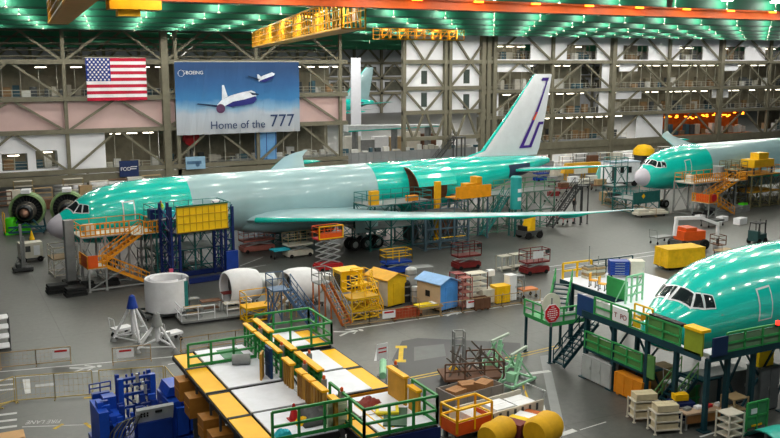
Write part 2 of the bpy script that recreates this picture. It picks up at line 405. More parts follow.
# hangar door frame with white leaf
dr = MB()
DX = (77.3, 86.4, 94.6)
for x in (77.3, 86.0, 87.0): dr.box(x - .3, x + .3, WY - .4, WY + .4, 4, 26.3)
for x in (94.2, 95.4, 96.8): dr.box(x - .42, x + .42, WY - .5, WY + .5, 0, 26.3)
for z in (20.2, 15.4, 11.0, 6.2):
    dr.box(77, 95, WY - .3, WY + .3, z - .35, z + .35)
zz = [26, 20.2, 15.4, 11.0]
for (xa, xb) in ((77.3, 86.0), (87, 96)):
    xm = (xa + xb) / 2
    for i, (zt, zb) in enumerate(((26, 20.2), (20.2, 15.4), (15.4, 11.0))):
        f = 1 if (i % 2 == 0) else 0
        for xe in (xa, xb):
            if f: dr.bar((xe, WY, zt), (xm, WY, zb), .35)
            else: dr.bar((xm, WY, zt), (xe, WY, zb), .35)
        if i == 0: dr.bar((xm, WY, zt), (xm, WY, zt - 1), .3)
for x in (77.3, 82, 86.5, 91): dr.bar((x, WY, 11), (x + 2, WY, 6.2), .35); dr.bar((x + 4.2, WY, 11), (x + 2.2, WY, 6.2), .35)
struct(dr, 'door_frame_hangar', C_STEEL, 'beige braced frame of the tall hangar door')
pl = MB(); pl.box(77.6, 94, WY + .5, WY + .8, 11.0, 26)
win = MB()
for (x0, x1, z0, z1) in ((81.2, 82.4, 12, 14.6), (81.2, 82.4, 16.2, 18.6), (90.3, 91.6, 11.6, 14.2), (90.3, 91.6, 16.2, 18.8)):
    win.box(x0, x1, WY + .42, WY + .5, z0, z1)
struct(pl, 'door_1', C_WHITE, 'white hangar door leaf')
struct(win, 'window_1', mat('#47504c', .2), 'narrow dark windows of the hangar door')
# infill panels of the left wall
px = MB(); px.box(-12, 66, WY + .5, WY + .75, 9.6, 14.2); struct(px, 'wall_panel_pink', C_PINK, 'pale pink wall panels')
# ---------------------------------------------------------------- what fills and hangs on the truss wall
RW = random.Random(3)
C_LITE = mat('#fff3da', .5, 0, .02, 1, emit=9.0); C_LORG = mat('#ff8a1e', .5, 0, .02, 1, emit=9.0); C_SCR = mat('#8fd0ff', .4, 0, .02, 1, emit=2.5)
C_INT = mat('#85806f', .8, 0, .35, .5); C_INTD = mat('#5a5a50', .85, 0, .4, .6); C_INTO = mat('#a0622f', .8, 0, .4, .6)
FURN = [mat('#77705f'), mat('#b5b1a6'), mat('#4a4f52'), mat('#8b6f4f'), mat('#d0d0cc'), mat('#3c5a66')]
def Xat(px, y=97): return atY(px, y, WY).x
class Acc: pass
A_back, A_slab, A_mull, A_lite, A_furn, A_white = MB(), MB(), MB(), MB(), MB(), MB()
def office(x0, x1, z0, z1, lit=1, dens=1.0, depth=6.0, A=None):
    A_slab.box(x0, x1, WY + .8, WY + depth, z0 - .25, z0); A_slab.box(x0, x1, WY + .8, WY + depth, z1, z1 + .25)
    A_back.box(x0, x1, WY + depth, WY + depth + .2, z0, z1)
    x = x0 + 1
    while x < x1 - 1.5:
        if lit and RW.random() < .8: (A_lite).box(x, x + 1.6, WY + 2.2, WY + 2.5, z1 - .5, z1 - .4)
        x += 2.6
    x = x0 + .3
    while x < x1 - .8:
        wd = RW.uniform(.5, 1.8); h = RW.uniform(.7, 2.1); yy = WY + RW.uniform(1.6, depth - 1.2)
        A_furn.box(x, min(x + wd, x1), yy, yy + .8, z0, z0 + h, RW.randrange(6)); x += wd + RW.uniform(0, .6) / dens
    A_mull.bar((x0, WY + .9, z0 + 1.05), (x1, WY + .9, z0 + 1.05), .07); A_mull.bar((x0, WY + .9, z0 + .55), (x1, WY + .9, z0 + .55), .05)
    n = max(1, int((x1 - x0) / 1.3))
    for k in range(n + 1): A_mull.bar((x0 + (x1 - x0) * k / n, WY + .9, z0), (x0 + (x1 - x0) * k / n, WY + .9, z1 if k % 2 else z0 + 1.1), .07)
def panel(x0, x1, z0, z1, holes=()):
    """white sheet panel with window openings cut out (list of x0,x1,z0,z1)"""
    xs = sorted({x0, x1, *[h[i] for h in holes for i in (0, 1)]})
    for a, b in zip(xs, xs[1:]):
        hs = [h for h in holes if h[0] <= a and h[1] >= b]
        if not hs: A_white.box(a, b, WY + .5, WY + .7, z0, z1)
        else:
            h = hs[0]
            if h[2] > z0: A_white.box(a, b, WY + .5, WY + .7, z0, h[2])
            if h[3] < z1: A_white.box(a, b, WY + .5, WY + .7, h[3], z1)
# east wall, top row: white with office windows
holes = [(Xat(a), Xat(b), 20.7, 23.6) for a, b in ((497, 531), (567, 597), (623, 648), (679, 702), (724, 744), (764, 780))]
panel(97, 200, 20.2, 26.3, holes)
for h in holes: office(*h, 1, 1.2, 4)
for n, h in enumerate(holes):
    m = MB()
    for k in range(1, 4): m.bar((h[0] + (h[1] - h[0]) * k / 4, WY + .6, h[2]), (h[0] + (h[1] - h[0]) * k / 4, WY + .6, h[3]), .08)
    m.bar((h[0], WY + .6, (h[2] + h[3]) / 2), (h[1], WY + .6, (h[2] + h[3]) / 2), .08)
    struct(m, 'window_%d' % (n + 2), C_STEELD, 'office window in the top row of the truss wall')
# east wall, rows two to four
for (a, b) in ((97, 109.3), (111.5, 122.5), (127.6, 141), (141, 157), (157, 176), (176, 200)): office(a, b, 14.9, 19.9, 1, 1.3)
for (a, b) in ((484, 531), (603, 615), (620, 638), (721, 738)): panel(Xat(a), Xat(b), 18.3 if a not in (603,) else 14.6, 20.2)
for (a, b) in ((97, 110), (110, 122.5), (127.6, 142), (142, 157), (157, 176), (176, 200)): office(a, b, 9.9, 14.3, 1, 1.3)
for (a, b, z) in ((601, 614, 9.6), (618, 643, 12.6), (714, 730, 12.4), (484, 500, 9.6)): panel(Xat(a), Xat(b), z, 14.6)
for (a, b) in ((97, 110), (110, 131), (176, 200)): office(a, b, 4.6, 9.4, a < 170, 1.3)
panel(Xat(638, 130), Xat(664, 130), 4.4, 9.6)
struct(MB().box(97, 200, WY + .5, WY + .7, -.2, .1), 'baseboard_east', C_STEELD)
# the amber lit bays
ao = MB(); al = MB(); xo0, xo1 = Xat(672), Xat(757)
ao.box(xo0, xo1, WY + 5, WY + 5.2, 4.4, 9.6).box(xo0, xo1, WY + .8, WY + 5, 4.2, 4.4)
for k in range(26):
    x = xo0 + (xo1 - xo0) * (k + .5) / 26; al.cb((x, WY + 2 + RW.random() * 2, 8.4 + RW.uniform(-.5, .4)), (.5, .3, .18))
struct(ao, 'wall_amber_room', C_INTO); struct(al, 'trim_amber_lights', C_LORG)
x = xo0 + .5
while x < xo1 - 1: 
    h = RW.uniform(.8, 2.4); A_furn.box(x, x + 1.0, WY + 2, WY + 3, 4.4, 4.4 + h, RW.randrange(6)); x += RW.uniform(1.1, 1.8)
# west wall
office(-12, 66, 14.9, 19.8, 1, 1.0, 8)
panel(-12, Xat(106, 150), 3.6, 9.4, [(Xat(2, 160), Xat(28, 160), 3.9, 6.5), (Xat(36, 155), Xat(58, 155), 4.0, 6.8)])
office(Xat(2, 160), Xat(28, 160), 3.9, 6.5, 1, 1, 4); office(Xat(36, 155), Xat(58, 155), 4.0, 6.8, 1, 1, 4)
office(Xat(107, 150), 34.2, 3.4, 9.3, 1, 1.2, 7); office(34.8, 66, 3.4, 9.3, 0, 1.2, 9)
office(58, 65.6, 9.8, 12, 1, 1, 5)
# grey partition along the aisle at the wall's foot
gp = MB(); gp.box(45, 94, WY + 1.6, WY + 1.9, .2, 4.0); 
for k in range(33): gp.bar((45 + k * 1.5, WY + 1.55, .2), (45 + k * 1.5, WY + 1.55, 4.0), .08)
struct(gp, 'wall_partition', C_GREYPAN, 'long low grey panelled partition below the truss wall')
x = 45
while x < 94:
    wd = RW.uniform(.4, 1.4); A_furn.box(x, x + wd, WY + 1.5, WY + 2.2, 4.0, 4.0 + RW.uniform(.2, 1.0), RW.choice((1, 4, 4, 2, 5))); x += wd + RW.uniform(.1, 1.0)
struct(A_white, 'wall_panel_white', C_WHITE, 'white sheet panels behind the steel truss')
struct(A_back, 'wall_office_back', C_INT); struct(A_slab, 'ceiling_office_slab', C_GREYPAN); struct(A_mull, 'trim_mullions', mat('#b9b7aa', .6))
struct(A_lite, 'trim_office_lights', C_LITE)
o = A_furn.build('office_furniture', FURN); tag(o, 'crowded desks, shelves and boxes inside the open offices of the wall', 'office furniture', None, 'stuff')
# second, darker truss layer behind the west wall and the next bay's far side
il = MB()
for k in range(-2, 3): truss_bay(il, col_x(k) + 4, col_x(k + 1) + 4, (0, ), WY + 9)
for k in range(-2, 4): il.box(col_x(k) + 3.8, col_x(k) + 4.2, WY + 8.8, WY + 9.2, 0, 26.3)
il.box(-12, 70, WY + 8.7, WY + 9.3, 19.9, 20.5); il.box(-12, 70, WY + 8.7, WY + 9.3, 25.4, 26.2)
for k in range(7): il.tube((-12, WY + 3 + k * .8, 21 + (k * 37 % 5)), (66, WY + 3 + k * .8, 21 + (k * 37 % 5)), .18, 6)
struct(il, 'wall_truss_inner', C_STEELD, 'darker second layer of trusses and pipes')
fb = MB(); fb.box(-60, 400, 330, 330.5, 0, 26.3); struct(fb, 'wall_far', mat('#c9ccd2', .7, 0, .1, .2), 'pale far wall of the next bay')
ft = MB()
for k in range(-3, 30):
    x = 20 + k * 12; ft.box(x - .5, x + .5, 328.6, 329.4, 0, 26); 
    for z0, z1 in ((2, 8), (8, 14), (14, 20), (20, 26)): ft.bar((x, 329, z0), (x + 6, 329, z1), .6).bar((x + 12, 329, z0), (x + 6, 329, z1), .6)
    for (z0, z1) in ((9, 12.5), (15, 18.5)): ft.box(x + 2, x + 10, 329.6, 329.9, z0, z1, 1)
for z in (8, 14, 20): ft.box(-30, 390, 328.6, 329.4, z - .5, z + .5)
struct(ft, 'wall_truss_far', [C_STEEL, C_INTD], 'steel truss of the next bay far side')
# ---------------------------------------------------------------- flag
p0 = atY(85, 58, WY - .9); p1 = atY(147.5, 100, WY - .9); fw_, fh_ = p1.x - p0.x, p0.z - p1.z
fl = thing('flag', 'large flag of red and white stripes with starry blue canton', 'flag', (p0.x, WY - .9, p0.z))
def cloth(x0, x1, z0, z1, off=0, nx=14, dy=.12):
    m = MB(); vs = []; fs = []
    for i in range(nx + 1):
        for j in range(3):
            x = x0 + (x1 - x0) * i / nx; z = z0 + (z1 - z0) * j / 2; vs.append((x, -off + dy * math.sin(x * 1.9 + z * .5) * (.3 - z * .12), z))
    for i in range(nx):
        for j in range(2): fs.append((i * 3 + j, (i + 1) * 3 + j, (i + 1) * 3 + j + 1, i * 3 + j + 1))
    return m.add(vs, fs)
F_R = mat('#b51c38', .7, 0, .08); F_W = mat('#e9e6ea', .7, 0, .05); F_B = mat('#233a86', .7, 0, .08)
for k in range(13): cloth(0, fw_, -fh_ * (k + 1) / 13, -fh_ * k / 13).build('stripe', F_R if k % 2 == 0 else F_W, fl)
ct = cloth(0, fw_ * .4, -fh_ * 7 / 13, 0, .03).build('canton', F_B, fl)
st = MB()
for r in range(9):
    for c_ in range(6 if r % 2 == 0 else 5):
        cx = fw_ * .4 * (c_ + .5 + (0 if r % 2 == 0 else .5)) / 6; cz = -fh_ * 7 / 13 * (r + .6) / 9.2
        pts = []
        for q in range(10):
            a = math.pi / 2 + q * math.pi / 5; rr = .21 if q % 2 == 0 else .09; pts.append((cx + rr * math.cos(a), cz + rr * math.sin(a)))
        st.prism(pts, 'y', -.2, -.17)
st.build('star_field', F_W, ct)
MB().tube((0, .05, .05), (fw_, .05, .05), .05, 6).bar((.3, .05, .05), (.3, .6, .05), .08).bar((fw_ - .3, .05, .05), (fw_ - .3, .6, .05), .08).build('header_rod', OFFW, fl)
# ---------------------------------------------------------------- banner
p0 = atY(174, 62, WY - 1.0); p1 = atY(300, 131, WY - 1.0); bw, bh = p1.x - p0.x, p0.z - p1.z
bn = thing('banner', 'huge blue printed banner with an airliner and large lettering', 'banner', (p0.x, WY - 1.0, p0.z))
bm_ = bpy.data.materials.new('banner_print'); bm_.use_nodes = True; nt = bm_.node_tree; bs = nt.nodes['Principled BSDF']; bs.inputs['Roughness'].default_value = .7
tc = nt.nodes.new('ShaderNodeTexCoord'); sp = nt.nodes.new('ShaderNodeSeparateXYZ'); rp = nt.nodes.new('ShaderNodeValToRGB'); mr = nt.nodes.new('ShaderNodeMapRange')
mr.inputs[1].default_value = -bh; mr.inputs[2].default_value = 0
nz = nt.nodes.new('ShaderNodeTexNoise'); nz.inputs['Scale'].default_value = .35; nz.inputs['Detail'].default_value = 4
ad = nt.nodes.new('ShaderNodeMath'); ad.operation = 'MULTIPLY_ADD'; ad.inputs[1].default_value = .16
nt.links.new(tc.outputs['Object'], sp.inputs[0]); nt.links.new(sp.outputs['Z'], mr.inputs[0]); nt.links.new(tc.outputs['Object'], nz.inputs['Vector'])
nt.links.new(nz.outputs['Fac'], ad.inputs[0]); nt.links.new(mr.outputs[0], ad.inputs[2]); nt.links.new(ad.outputs[0], rp.inputs['Fac'])
e = rp.color_ramp.elements; e[0].position = .0; e[0].color = lin('#a9acb2'); e[1].position = 1.0; e[1].color = lin('#193f6e')
for pos, col in ((.36, '#aab4c2'), (.44, '#7ba3c4'), (.56, '#2f74ab'), (.75, '#23598f')):
    x = e.new(pos); x.color = lin(col)
nt.links.new(rp.outputs['Color'], bs.inputs['Base Color'])
cloth(0, bw, -bh, 0, 0, 20, .1).build('sheet', bm_, bn)
MB().tube((0, .05, .05), (bw, .05, .05), .06, 6).bar((.5, .05, .05), (.5, .7, .05), .1).bar((bw - .5, .05, .05), (bw - .5, .7, .05), .1).build('header_rod', OFFW, bn)
def X(px): return (px - 174) / 126 * bw
def Z(py): return -(py - 62) / 69 * bh
T_D = mat('#2d3f66', .6); ink = mat('#1d3350', .6)
def flat(pts, m, name, y=-.16, par=bn): return MB().prism([(X(a), Z(b)) for a, b in pts], 'y', y, y - .02).build(name, m, par)
PW = mat('#dfe6f0', .6); PB = mat('#2a2f7a', .6)
flat([(214, 103), (219, 98), (228, 94), (240, 91), (249, 89.5), (253, 91), (254, 95), (250, 98), (240, 100), (228, 103), (218, 105)], PW, 'printed_fuselage')
flat([(222, 104), (230, 100), (242, 98), (253, 95), (254.5, 98), (251, 102), (240, 104), (228, 105)], PB, 'printed_belly', -.19)
flat([(219, 98), (219.5, 84), (221.5, 84), (225, 95)], PW, 'printed_fin')
flat([(214, 103), (195, 101), (194, 102), (216, 105.5)], ink, 'printed_wing'); flat([(247, 91), (257, 93), (256, 94), (250, 94)], ink, 'printed_wing', -.2)
MB().lathe([(.02, -.02), (.75, -.02), (.75, .02), (.02, .02)], 'y', 16, (X(217.5), -.2, Z(106.5))).build('printed_engine', mat('#5a3a5a', .6), bn)
flat([(256, 78), (262, 75), (271, 72), (274, 73.5), (272, 76), (263, 80), (257, 81)], PW, 'printed_fuselage'); flat([(257, 80.5), (264, 78), (273, 75), (272, 77.5), (263, 81.5)], PB, 'printed_belly', -.19)
flat([(256, 78), (255.5, 74), (257, 74), (260, 77)], PW, 'printed_fin'); flat([(246, 75), (258, 78.5), (257, 80), (246, 76)], ink, 'printed_wing')
FR = (math.pi / 2, 0, 0)
text(bn, 'Home of the', (X(206.5), -.2, Z(126)), FR, 1.82, T_D, 'slogan'); text(bn, '777', (X(267.5), -.2, Z(125.5)), FR, 2.95, T_D, 'slogan_number')
text(bn, 'BOEING', (X(184.5), -.2, Z(73.5)), FR, .78, WHT, 'company_name')
lg = MB(); 
for k in range(20):
    a, b = 2 * math.pi * k / 20, 2 * math.pi * (k + 1) / 20; lg.bar((X(180) + .5 * math.cos(a), -.2, Z(72.5) + .5 * math.sin(a)), (X(180) + .5 * math.cos(b), -.2, Z(72.5) + .5 * math.sin(b)), .08, .03)
for k in range(12):
    a, b = -1.2 + 2.6 * k / 12, -1.2 + 2.6 * (k + 1) / 12; lg.bar((X(180) + .85 * math.cos(a), -.2, Z(72.5) + .3 * math.sin(a) + .25 * math.cos(a)), (X(180) + .85 * math.cos(b), -.2, Z(72.5) + .3 * math.sin(b) + .25 * math.cos(b)), .08, .03)
lg.build('company_emblem', WHT, bn)
# ---------------------------------------------------------------- small hanging signs
p0 = atY(119, 161, WY - .9); p1 = atY(139, 176, WY - .9)
sg = thing('hanging_sign', 'small navy hanging sign on the truss with white lettering', 'sign', (p0.x, WY - .9, p0.z)); w2, h2 = p1.x - p0.x, p0.z - p1.z
MB().box(0, w2, -.04, .04, -h2, 0).build('board', mat('#22335f', .5), sg); MB().bar((.4, .04, -h2 + .1), (.4, .65, -h2 + .1), .1).bar((w2 - .4, .04, -h2 + .1), (w2 - .4, .65, -h2 + .1), .1).build('bracket', DGRY, sg); text(sg, 'FOD', (.15, -.06, -h2 * .62), FR, .8, WHT, 'lettering')
MB().box(w2 * .58, w2 * .92, -.06, -.04, -h2 * .42, -h2 * .37).box(w2 * .58, w2 * .88, -.06, -.04, -h2 * .55, -h2 * .5).build('small_print', WHT, sg)
p0 = atY(185.5, 157, WY - .9); p1 = atY(205.5, 168.5, WY - .9)
sg = thing('hanging_sign', 'pale blue pictorial sign hanging below the banner', 'sign', (p0.x, WY - .9, p0.z)); w2, h2 = p1.x - p0.x, p0.z - p1.z
MB().box(0, w2, -.04, .04, -h2, 0).build('board', mat('#8fb4cf', .5), sg); MB().bar((.4, .04, -h2 + .1), (.4, .65, -h2 + .1), .1).bar((w2 - .4, .04, -h2 + .1), (w2 - .4, .65, -h2 + .1), .1).build('bracket', DGRY, sg); MB().box(.2, w2 * .8, -.06, -.04, -h2 * .6, -h2 * .35).lathe([(.02, -.06), (.35, -.06), (.35, -.04), (.02, -.04)], 'y', 12, (w2 * .6, 0, -h2 * .65)).build('printed_picture', mat('#4d6f92', .5), sg)
# things seen through the lower openings of the west wall
c0 = atY(250, 146, WY + 3); c1 = atY(273, 128, WY + 3)
t = thing('container', 'tall blue container behind the truss below the banner', 'container', ((c0.x + c1.x) / 2, WY + 1.0, 3.4)); MB().box(-1.8, 1.8, -.5, .5, .1, 5.0).build('body', SKY, t); MB().box(-.05, .05, -.55, -.5, .2, 4.9).box(-1.7, -1.6, -.55, -.5, .2, 4.9).box(1.6, 1.7, -.55, -.5, .2, 4.9).build('door_bar', BLU, t); MB().box(-1.6, 1.6, -.45, .45, 0, .1).build('skid', DGRY, t)
c0 = atY(191, 138, WY + 3)
t = thing('hose_drum', 'red drum on a post behind the truss below the banner', 'drum', (c0.x, WY + 3, 3.4)); MB().lathe([(.02, -.7), (1.3, -.6), (1.35, 0), (1.3, .6), (.02, .7)], 'y', 16, (0, 0, c0.z - 3.4)).build('drum', RED, t, True); MB().box(-.15, .15, -.3, .3, 0, c0.z - 3.4 - 1.2).build('post', DGRY, t)
# ---------------------------------------------------------------- aeroplanes
P_GREEN = mat('#10c6b8', **GREEN_P); P_GREY = mat('#9dbcc2', rough=.28, var=.08, scale=.4, coat=.3); P_WHITE = mat('#dcdfe4', rough=.35, var=.06)
P_RADOME = mat('#c9c4cf', rough=.4, var=.05); P_GLASS = mat('#20282b', rough=.08, var=.1, coat=.5); P_TYRE = mat('#1c1c1d', rough=.8); P_METAL = mat('#9a9c9c', rough=.35, metal=.6)
ST = [(0, -.95, -1.0, .02), (.15, -.55, -1.4, .42), (.4, -.25, -1.68, .72), (.8, .05, -1.95, 1.05), (1.5, .45, -2.3, 1.5), (2.3, .98, -2.55, 1.9), (3.3, 1.72, -2.75, 2.3), (4.0, 2.12, -2.85, 2.5),
      (5.5, 2.6, -3.0, 2.8), (7.5, 2.92, -3.08, 3.0), (10, 3.1, -3.1, 3.1), (44, 3.1, -3.1, 3.1), (47, 3.1, -2.8, 3.05), (50, 3.08, -2.2, 2.9), (53, 3.0, -1.45, 2.6), (56, 2.9, -.6, 2.15), (59, 2.75, .25, 1.55), (61.5, 2.55, .95, .9), (63.2, 2.3, 1.35, .3), (63.7, 2.1, 1.5, .1)]
def sec(x):
    for a, b in zip(ST, ST[1:]):
        if a[0] <= x <= b[0]:
            t = (x - a[0]) / (b[0] - a[0]); return [a[i] + (b[i] - a[i]) * t for i in (1, 2, 3)]
    return list(ST[-1][1:])
def surf(x, th, off=0):                       # th from the crown, + towards port (-y)
    t, b, w_ = sec(x); zc = (t + b) / 2; hz = (t - b) / 2
    return (x, -(w_ + off) * math.sin(th), zc + (hz + off) * math.cos(th))
def th_z(x, z):
    t, b, w_ = sec(x); zc = (t + b) / 2; hz = (t - b) / 2
    return math.acos(max(-1, min(1, (z - zc) / hz)))
def loft(xs, n=36, cap0=False, cap1=False):
    m = MB(); vs = []; fs = []
    for x in xs:
        for k in range(n): vs.append(surf(x, 2 * math.pi * k / n))
    for i in range(len(xs) - 1):
        for k in range(n): fs.append((i * n + k, i * n + (k + 1) % n, (i + 1) * n + (k + 1) % n, (i + 1) * n + k))
    if cap0: fs.append(tuple(range(n)))
    if cap1: fs.append(tuple((len(xs) - 1) * n + k for k in range(n)))
    return m.add(vs, fs)
def xs_between(a, b):
    r = [a] + [s[0] for s in ST if a < s[0] < b] + [b]; out = []
    for p, q in zip(r, r[1:]):
        k = max(1, int((q - p) / 1.5)); out += [p + (q - p) * i / k for i in range(k)]
    return out + [b]
def patch(c, off, nx=5, ny=4):                # four (x, theta) corners
    vs = []; fs = []
    for i in range(nx + 1):
        u = i / nx
        for j in range(ny + 1):
            v = j / ny
            x = (1 - v) * ((1 - u) * c[0][0] + u * c[1][0]) + v * ((1 - u) * c[3][0] + u * c[2][0])
            t = (1 - v) * ((1 - u) * c[0][1] + u * c[1][1]) + v * ((1 - u) * c[3][1] + u * c[2][1])
            vs.append(surf(x, t, off))
    for i in range(nx):
        for j in range(ny): fs.append((i * (ny + 1) + j, (i + 1) * (ny + 1) + j, (i + 1) * (ny + 1) + j + 1, i * (ny + 1) + j + 1))
    return MB().add(vs, fs)
def foil(le, chord, y, z, tk, n=9, tw=0, vert=False):
    pts = []
    for k in range(n): 
        u = .5 - .5 * math.cos(math.pi * k / (n - 1)); t = tk * chord * (2.97 * math.sqrt(u) - 1.26 * u - 3.5 * u ** 2 + 2.8 * u ** 3 - 1.0 * u ** 4) / 1.0
        pts.append((u, t))
    ring = [(u, t) for u, t in pts] + [(u, -t * .75) for u, t in pts[-2:0:-1]]
    return [(le + u * chord, y, z + t) if not vert else (le + u * chord, t, z) for u, t in ring]
def loft_rings(rings):
    m = MB(); n = len(rings[0]); vs = [p for r in rings for p in r]; fs = []
    for i in range(len(rings) - 1):
        for k in range(n): fs.append((i * n + k, i * n + (k + 1) % n, (i + 1) * n + (k + 1) % n, (i + 1) * n + k))
    fs += [tuple(range(n)), tuple((len(rings) - 1) * n + k for k in range(n))]
    return m.add(vs, fs)
ZC = 5.55
def wheel(parent, x, y, z, r=.67, w_=.5):
    o = MB().lathe([(r * .55, -w_ / 2), (r * .92, -w_ / 2), (r, -w_ * .3), (r, w_ * .3), (r * .92, w_ / 2), (r * .55, w_ / 2)], 'y', 18, (x, y, z)).build('tyre', P_TYRE, parent, True)
    MB().lathe([(.02, -w_ * .4), (r * .25, -w_ * .45), (r * .55, -w_ * .35), (r * .55, w_ * .35), (r * .25, w_ * .45), (.02, w_ * .4)], 'y', 12, (x, y, z)).build('hub', P_METAL, o, True)
def aeroplane(label, loc, rz, grey0=16.5, grey1=40.5, grey=True, fedex=False, wings=True, cone=True):
    a = thing('cargo_aeroplane', label, 'aeroplane', loc, rz)
    def up(o): o.location = (0, 0, ZC); return o
    up(loft(xs_between(0, 1.25), cap0=True).build('radome', P_RADOME if cone else P_GREEN, a, True))
    up(loft(xs_between(1.25, grey0)).build('nose_section', P_GREEN, a, True))
    up(loft(xs_between(grey0, grey1)).build('centre_section', P_GREY if grey else P_GREEN, a, True))
    up(loft(xs_between(grey1, 63.7), cap1=True).build('tail_section', P_GREEN, a, True))
    for s in (1, -1):
        for c in ([(1.98, .06), (2.28, th_z(2.28, .5)), (2.85, th_z(2.85, 1.14)), (2.8, .05)],
                  [(2.38, th_z(2.38, .5)), (2.85, th_z(2.85, .46)), (3.1, th_z(3.1, 1.16)), (2.93, th_z(2.93, 1.16))],
                  [(2.95, th_z(2.95, .46)), (3.45, th_z(3.45, .48)), (3.55, th_z(3.55, 1.08)), (3.2, th_z(3.2, 1.16))]):
            c = [(x, s * t) for x, t in c]
            cx = sum(x for x, t in c) / 4; ct = sum(t for x, t in c) / 4
            fr = up(patch([(cx + (x - cx) * 1.24, ct + (t - ct) * 1.2) for x, t in c], .02).build('window_frame', P_WHITE, a, True))
            o = patch(c, .035).build('windshield_pane', P_GLASS, fr, True)
    for s in (1, -1):                             # forward doors: a thin raised surround
        for x0 in (6.5, ):
            t0, t1 = s * th_z(x0 + .5, 1.35), s * th_z(x0 + .5, -.6)
            d = up(patch([(x0, t0), (x0 + 1.15, t0), (x0 + 1.15, t1), (x0, t1)], .02).build('crew_door', P_WHITE, a, True))
            patch([(x0 + .1, t0 + s * .04), (x0 + 1.05, t0 + s * .04), (x0 + 1.05, t1 - s * .03), (x0 + .1, t1 - s * .03)], .035).build('door_skin', P_GREEN, d, True)
    # wing body fairing
    up(MB().add(*(lambda rs: ([p for r in rs for p in r], [(i * 16 + k, i * 16 + (k + 1) % 16, (i + 1) * 16 + (k + 1) % 16, (i + 1) * 16 + k) for i in range(len(rs) - 1) for k in range(16)]))(
        [[(x, w_ * math.cos(2 * math.pi * k / 16), -2.2 + h * math.sin(2 * math.pi * k / 16)) for k in range(16)] for x, w_, h in ((17.5, .3, .2), (20, 2.6, 1.2), (24, 3.5, 1.6), (34, 3.6, 1.6), (38, 2.8, 1.2), (41, .4, .2))])).build('belly_fairing', P_GREY, a, True))
    for s in ((-1, 1) if wings else ()):
        secs = [(19.0, 14.2, 2.2, -1.7, .062), (19.9, 13.3, 3.4, -1.62, .06), (24.9, 8.9, 10.5, -1.0, .05), (32.3, 5.9, 20.5, -.05, .045), (39.3, 3.1, 29.5, .95, .04), (42.0, 1.9, 31.6, 1.25, .035), (44.6, .5, 33.0, 1.5, .03)]
        wg = up(loft_rings([foil(le, c, s * y, z, tk) for le, c, y, z, tk in secs]).build('wing', P_GREY, a, True))
        le = loft_rings([foil(l - .05, c * .06, s * y, z - .03, tk * 7.0) for l, c, y, z, tk in secs[1:-1]]).build('leading_edge', P_GREEN, wg, True)
        for (l, c, y, z, tk), (l2, c2, y2, z2, t2) in zip(secs[1:4], secs[2:5]):
            for u in (.3, .75):
                yy = y + (y2 - y) * u; xx = l + (l2 - l) * u + (c + (c2 - c) * u) * .6; zz = z + (z2 - z) * u - .35
                MB().lathe([(.02, 0), (.28, .9), (.32, 2), (.2, 3.4), (.02, 4.4)], 'x', 8, (xx, s * yy, zz)).build('flap_fairing', P_GREEN, wg, True)
        st = [(55.3, 6.9, .8, 1.0, .05), (56.5, 6.1, 2.6, 1.15, .05), (62.6, 2.6, 10.9, 2.1, .045), (63.4, 1.8, 11.3, 2.15, .03)]
        hs = up(loft_rings([foil(l, c, s * y, z, tk) for l, c, y, z, tk in st]).build('tailplane', P_GREY, a, True))
        loft_rings([foil(l - .04, c * .1, s * y, z, tk * 6.5) for l, c, y, z, tk in st]).build('leading_edge', P_GREEN, hs, True)
        up(patch([(55.0, s * th_z(55, 1.9)), (59.0, s * th_z(59, 1.9)), (59.0, s * th_z(59, .55)), (55, s * th_z(55, .3))], .03).build('stabiliser_plate', mat('#33415a', .4), a, True))
    fs_ = [(48.6, 12.9, 2.7, .03), (52.3, 9.6, 3.6, .05), (56.6, 6.3, 8.3, .05), (60.5, 3.2, 12.9, .045), (60.9, 2.7, 13.05, .02)]
    fin = up(loft_rings([foil(l, c, 0, z, tk, vert=True) for l, c, z, tk in fs_]).build('fin', P_WHITE if fedex else P_GREY, a, True))
    loft_rings([foil(l - .05, c * .09, 0, z, tk * 7, vert=True) for l, c, z, tk in fs_]).build('leading_edge', P_GREEN, fin, True)
    if fedex:
        pu = mat('#4a2f8a', .4); og = mat('#e8602a', .4)
        def fx(z, u):
            for (l, c, z0, tk), (l2, c2, z2, t2) in zip(fs_, fs_[1:]):
                if z0 <= z <= z2:
                    t = (z - z0) / (z2 - z0); return l + (l2 - l) * t + u * (c + (c2 - c) * t)
        def half(z, u):
            for (l, c, z0, tk), (l2, c2, z2, t2) in zip(fs_, fs_[1:]):
                if z0 <= z <= z2:
                    t = (z - z0) / (z2 - z0); k = tk + (t2 - tk) * t; ch = c + (c2 - c) * t
                    return max(.05, 1.0 * k * ch * (2.97 * math.sqrt(u) - 1.26 * u - 3.5 * u ** 2 + 2.8 * u ** 3 - u ** 4) * .82)
        def strip(z0, u0, z1, u1, wd, m, nm):
            b = MB(); N = 8
            for s in (-1, 1):
                vs = []; 
                for i in range(N + 1):
                    z = z0 + (z1 - z0) * i / N; u = u0 + (u1 - u0) * i / N
                    for d in (0, wd):
                        uu = min(.97, max(.05, u + d / 5)); vs.append((fx(z, uu), s * (half(z, uu) * 1.0 + .10), z))
                b.add(vs, [(2 * i, 2 * i + 1, 2 * i + 3, 2 * i + 2) for i in range(N)])
            return b.build(nm, m, fin)
        strip(3.7, .60, 12.5, .76, .32, pu, 'purple_stripe'); strip(7.2, .655, 8.2, .68, .34, og, 'orange_stripe')
        strip(3.7, .77, 6.9, .84, .3, pu, 'purple_stripe'); strip(6.6, .84, 6.95, .845, .7, pu, 'purple_stripe')
        strip(3.7, .60, 4.0, .605, 1.0, pu, 'purple_stripe'); strip(12.2, .5, 12.6, .5, 1.7, pu, 'purple_stripe')
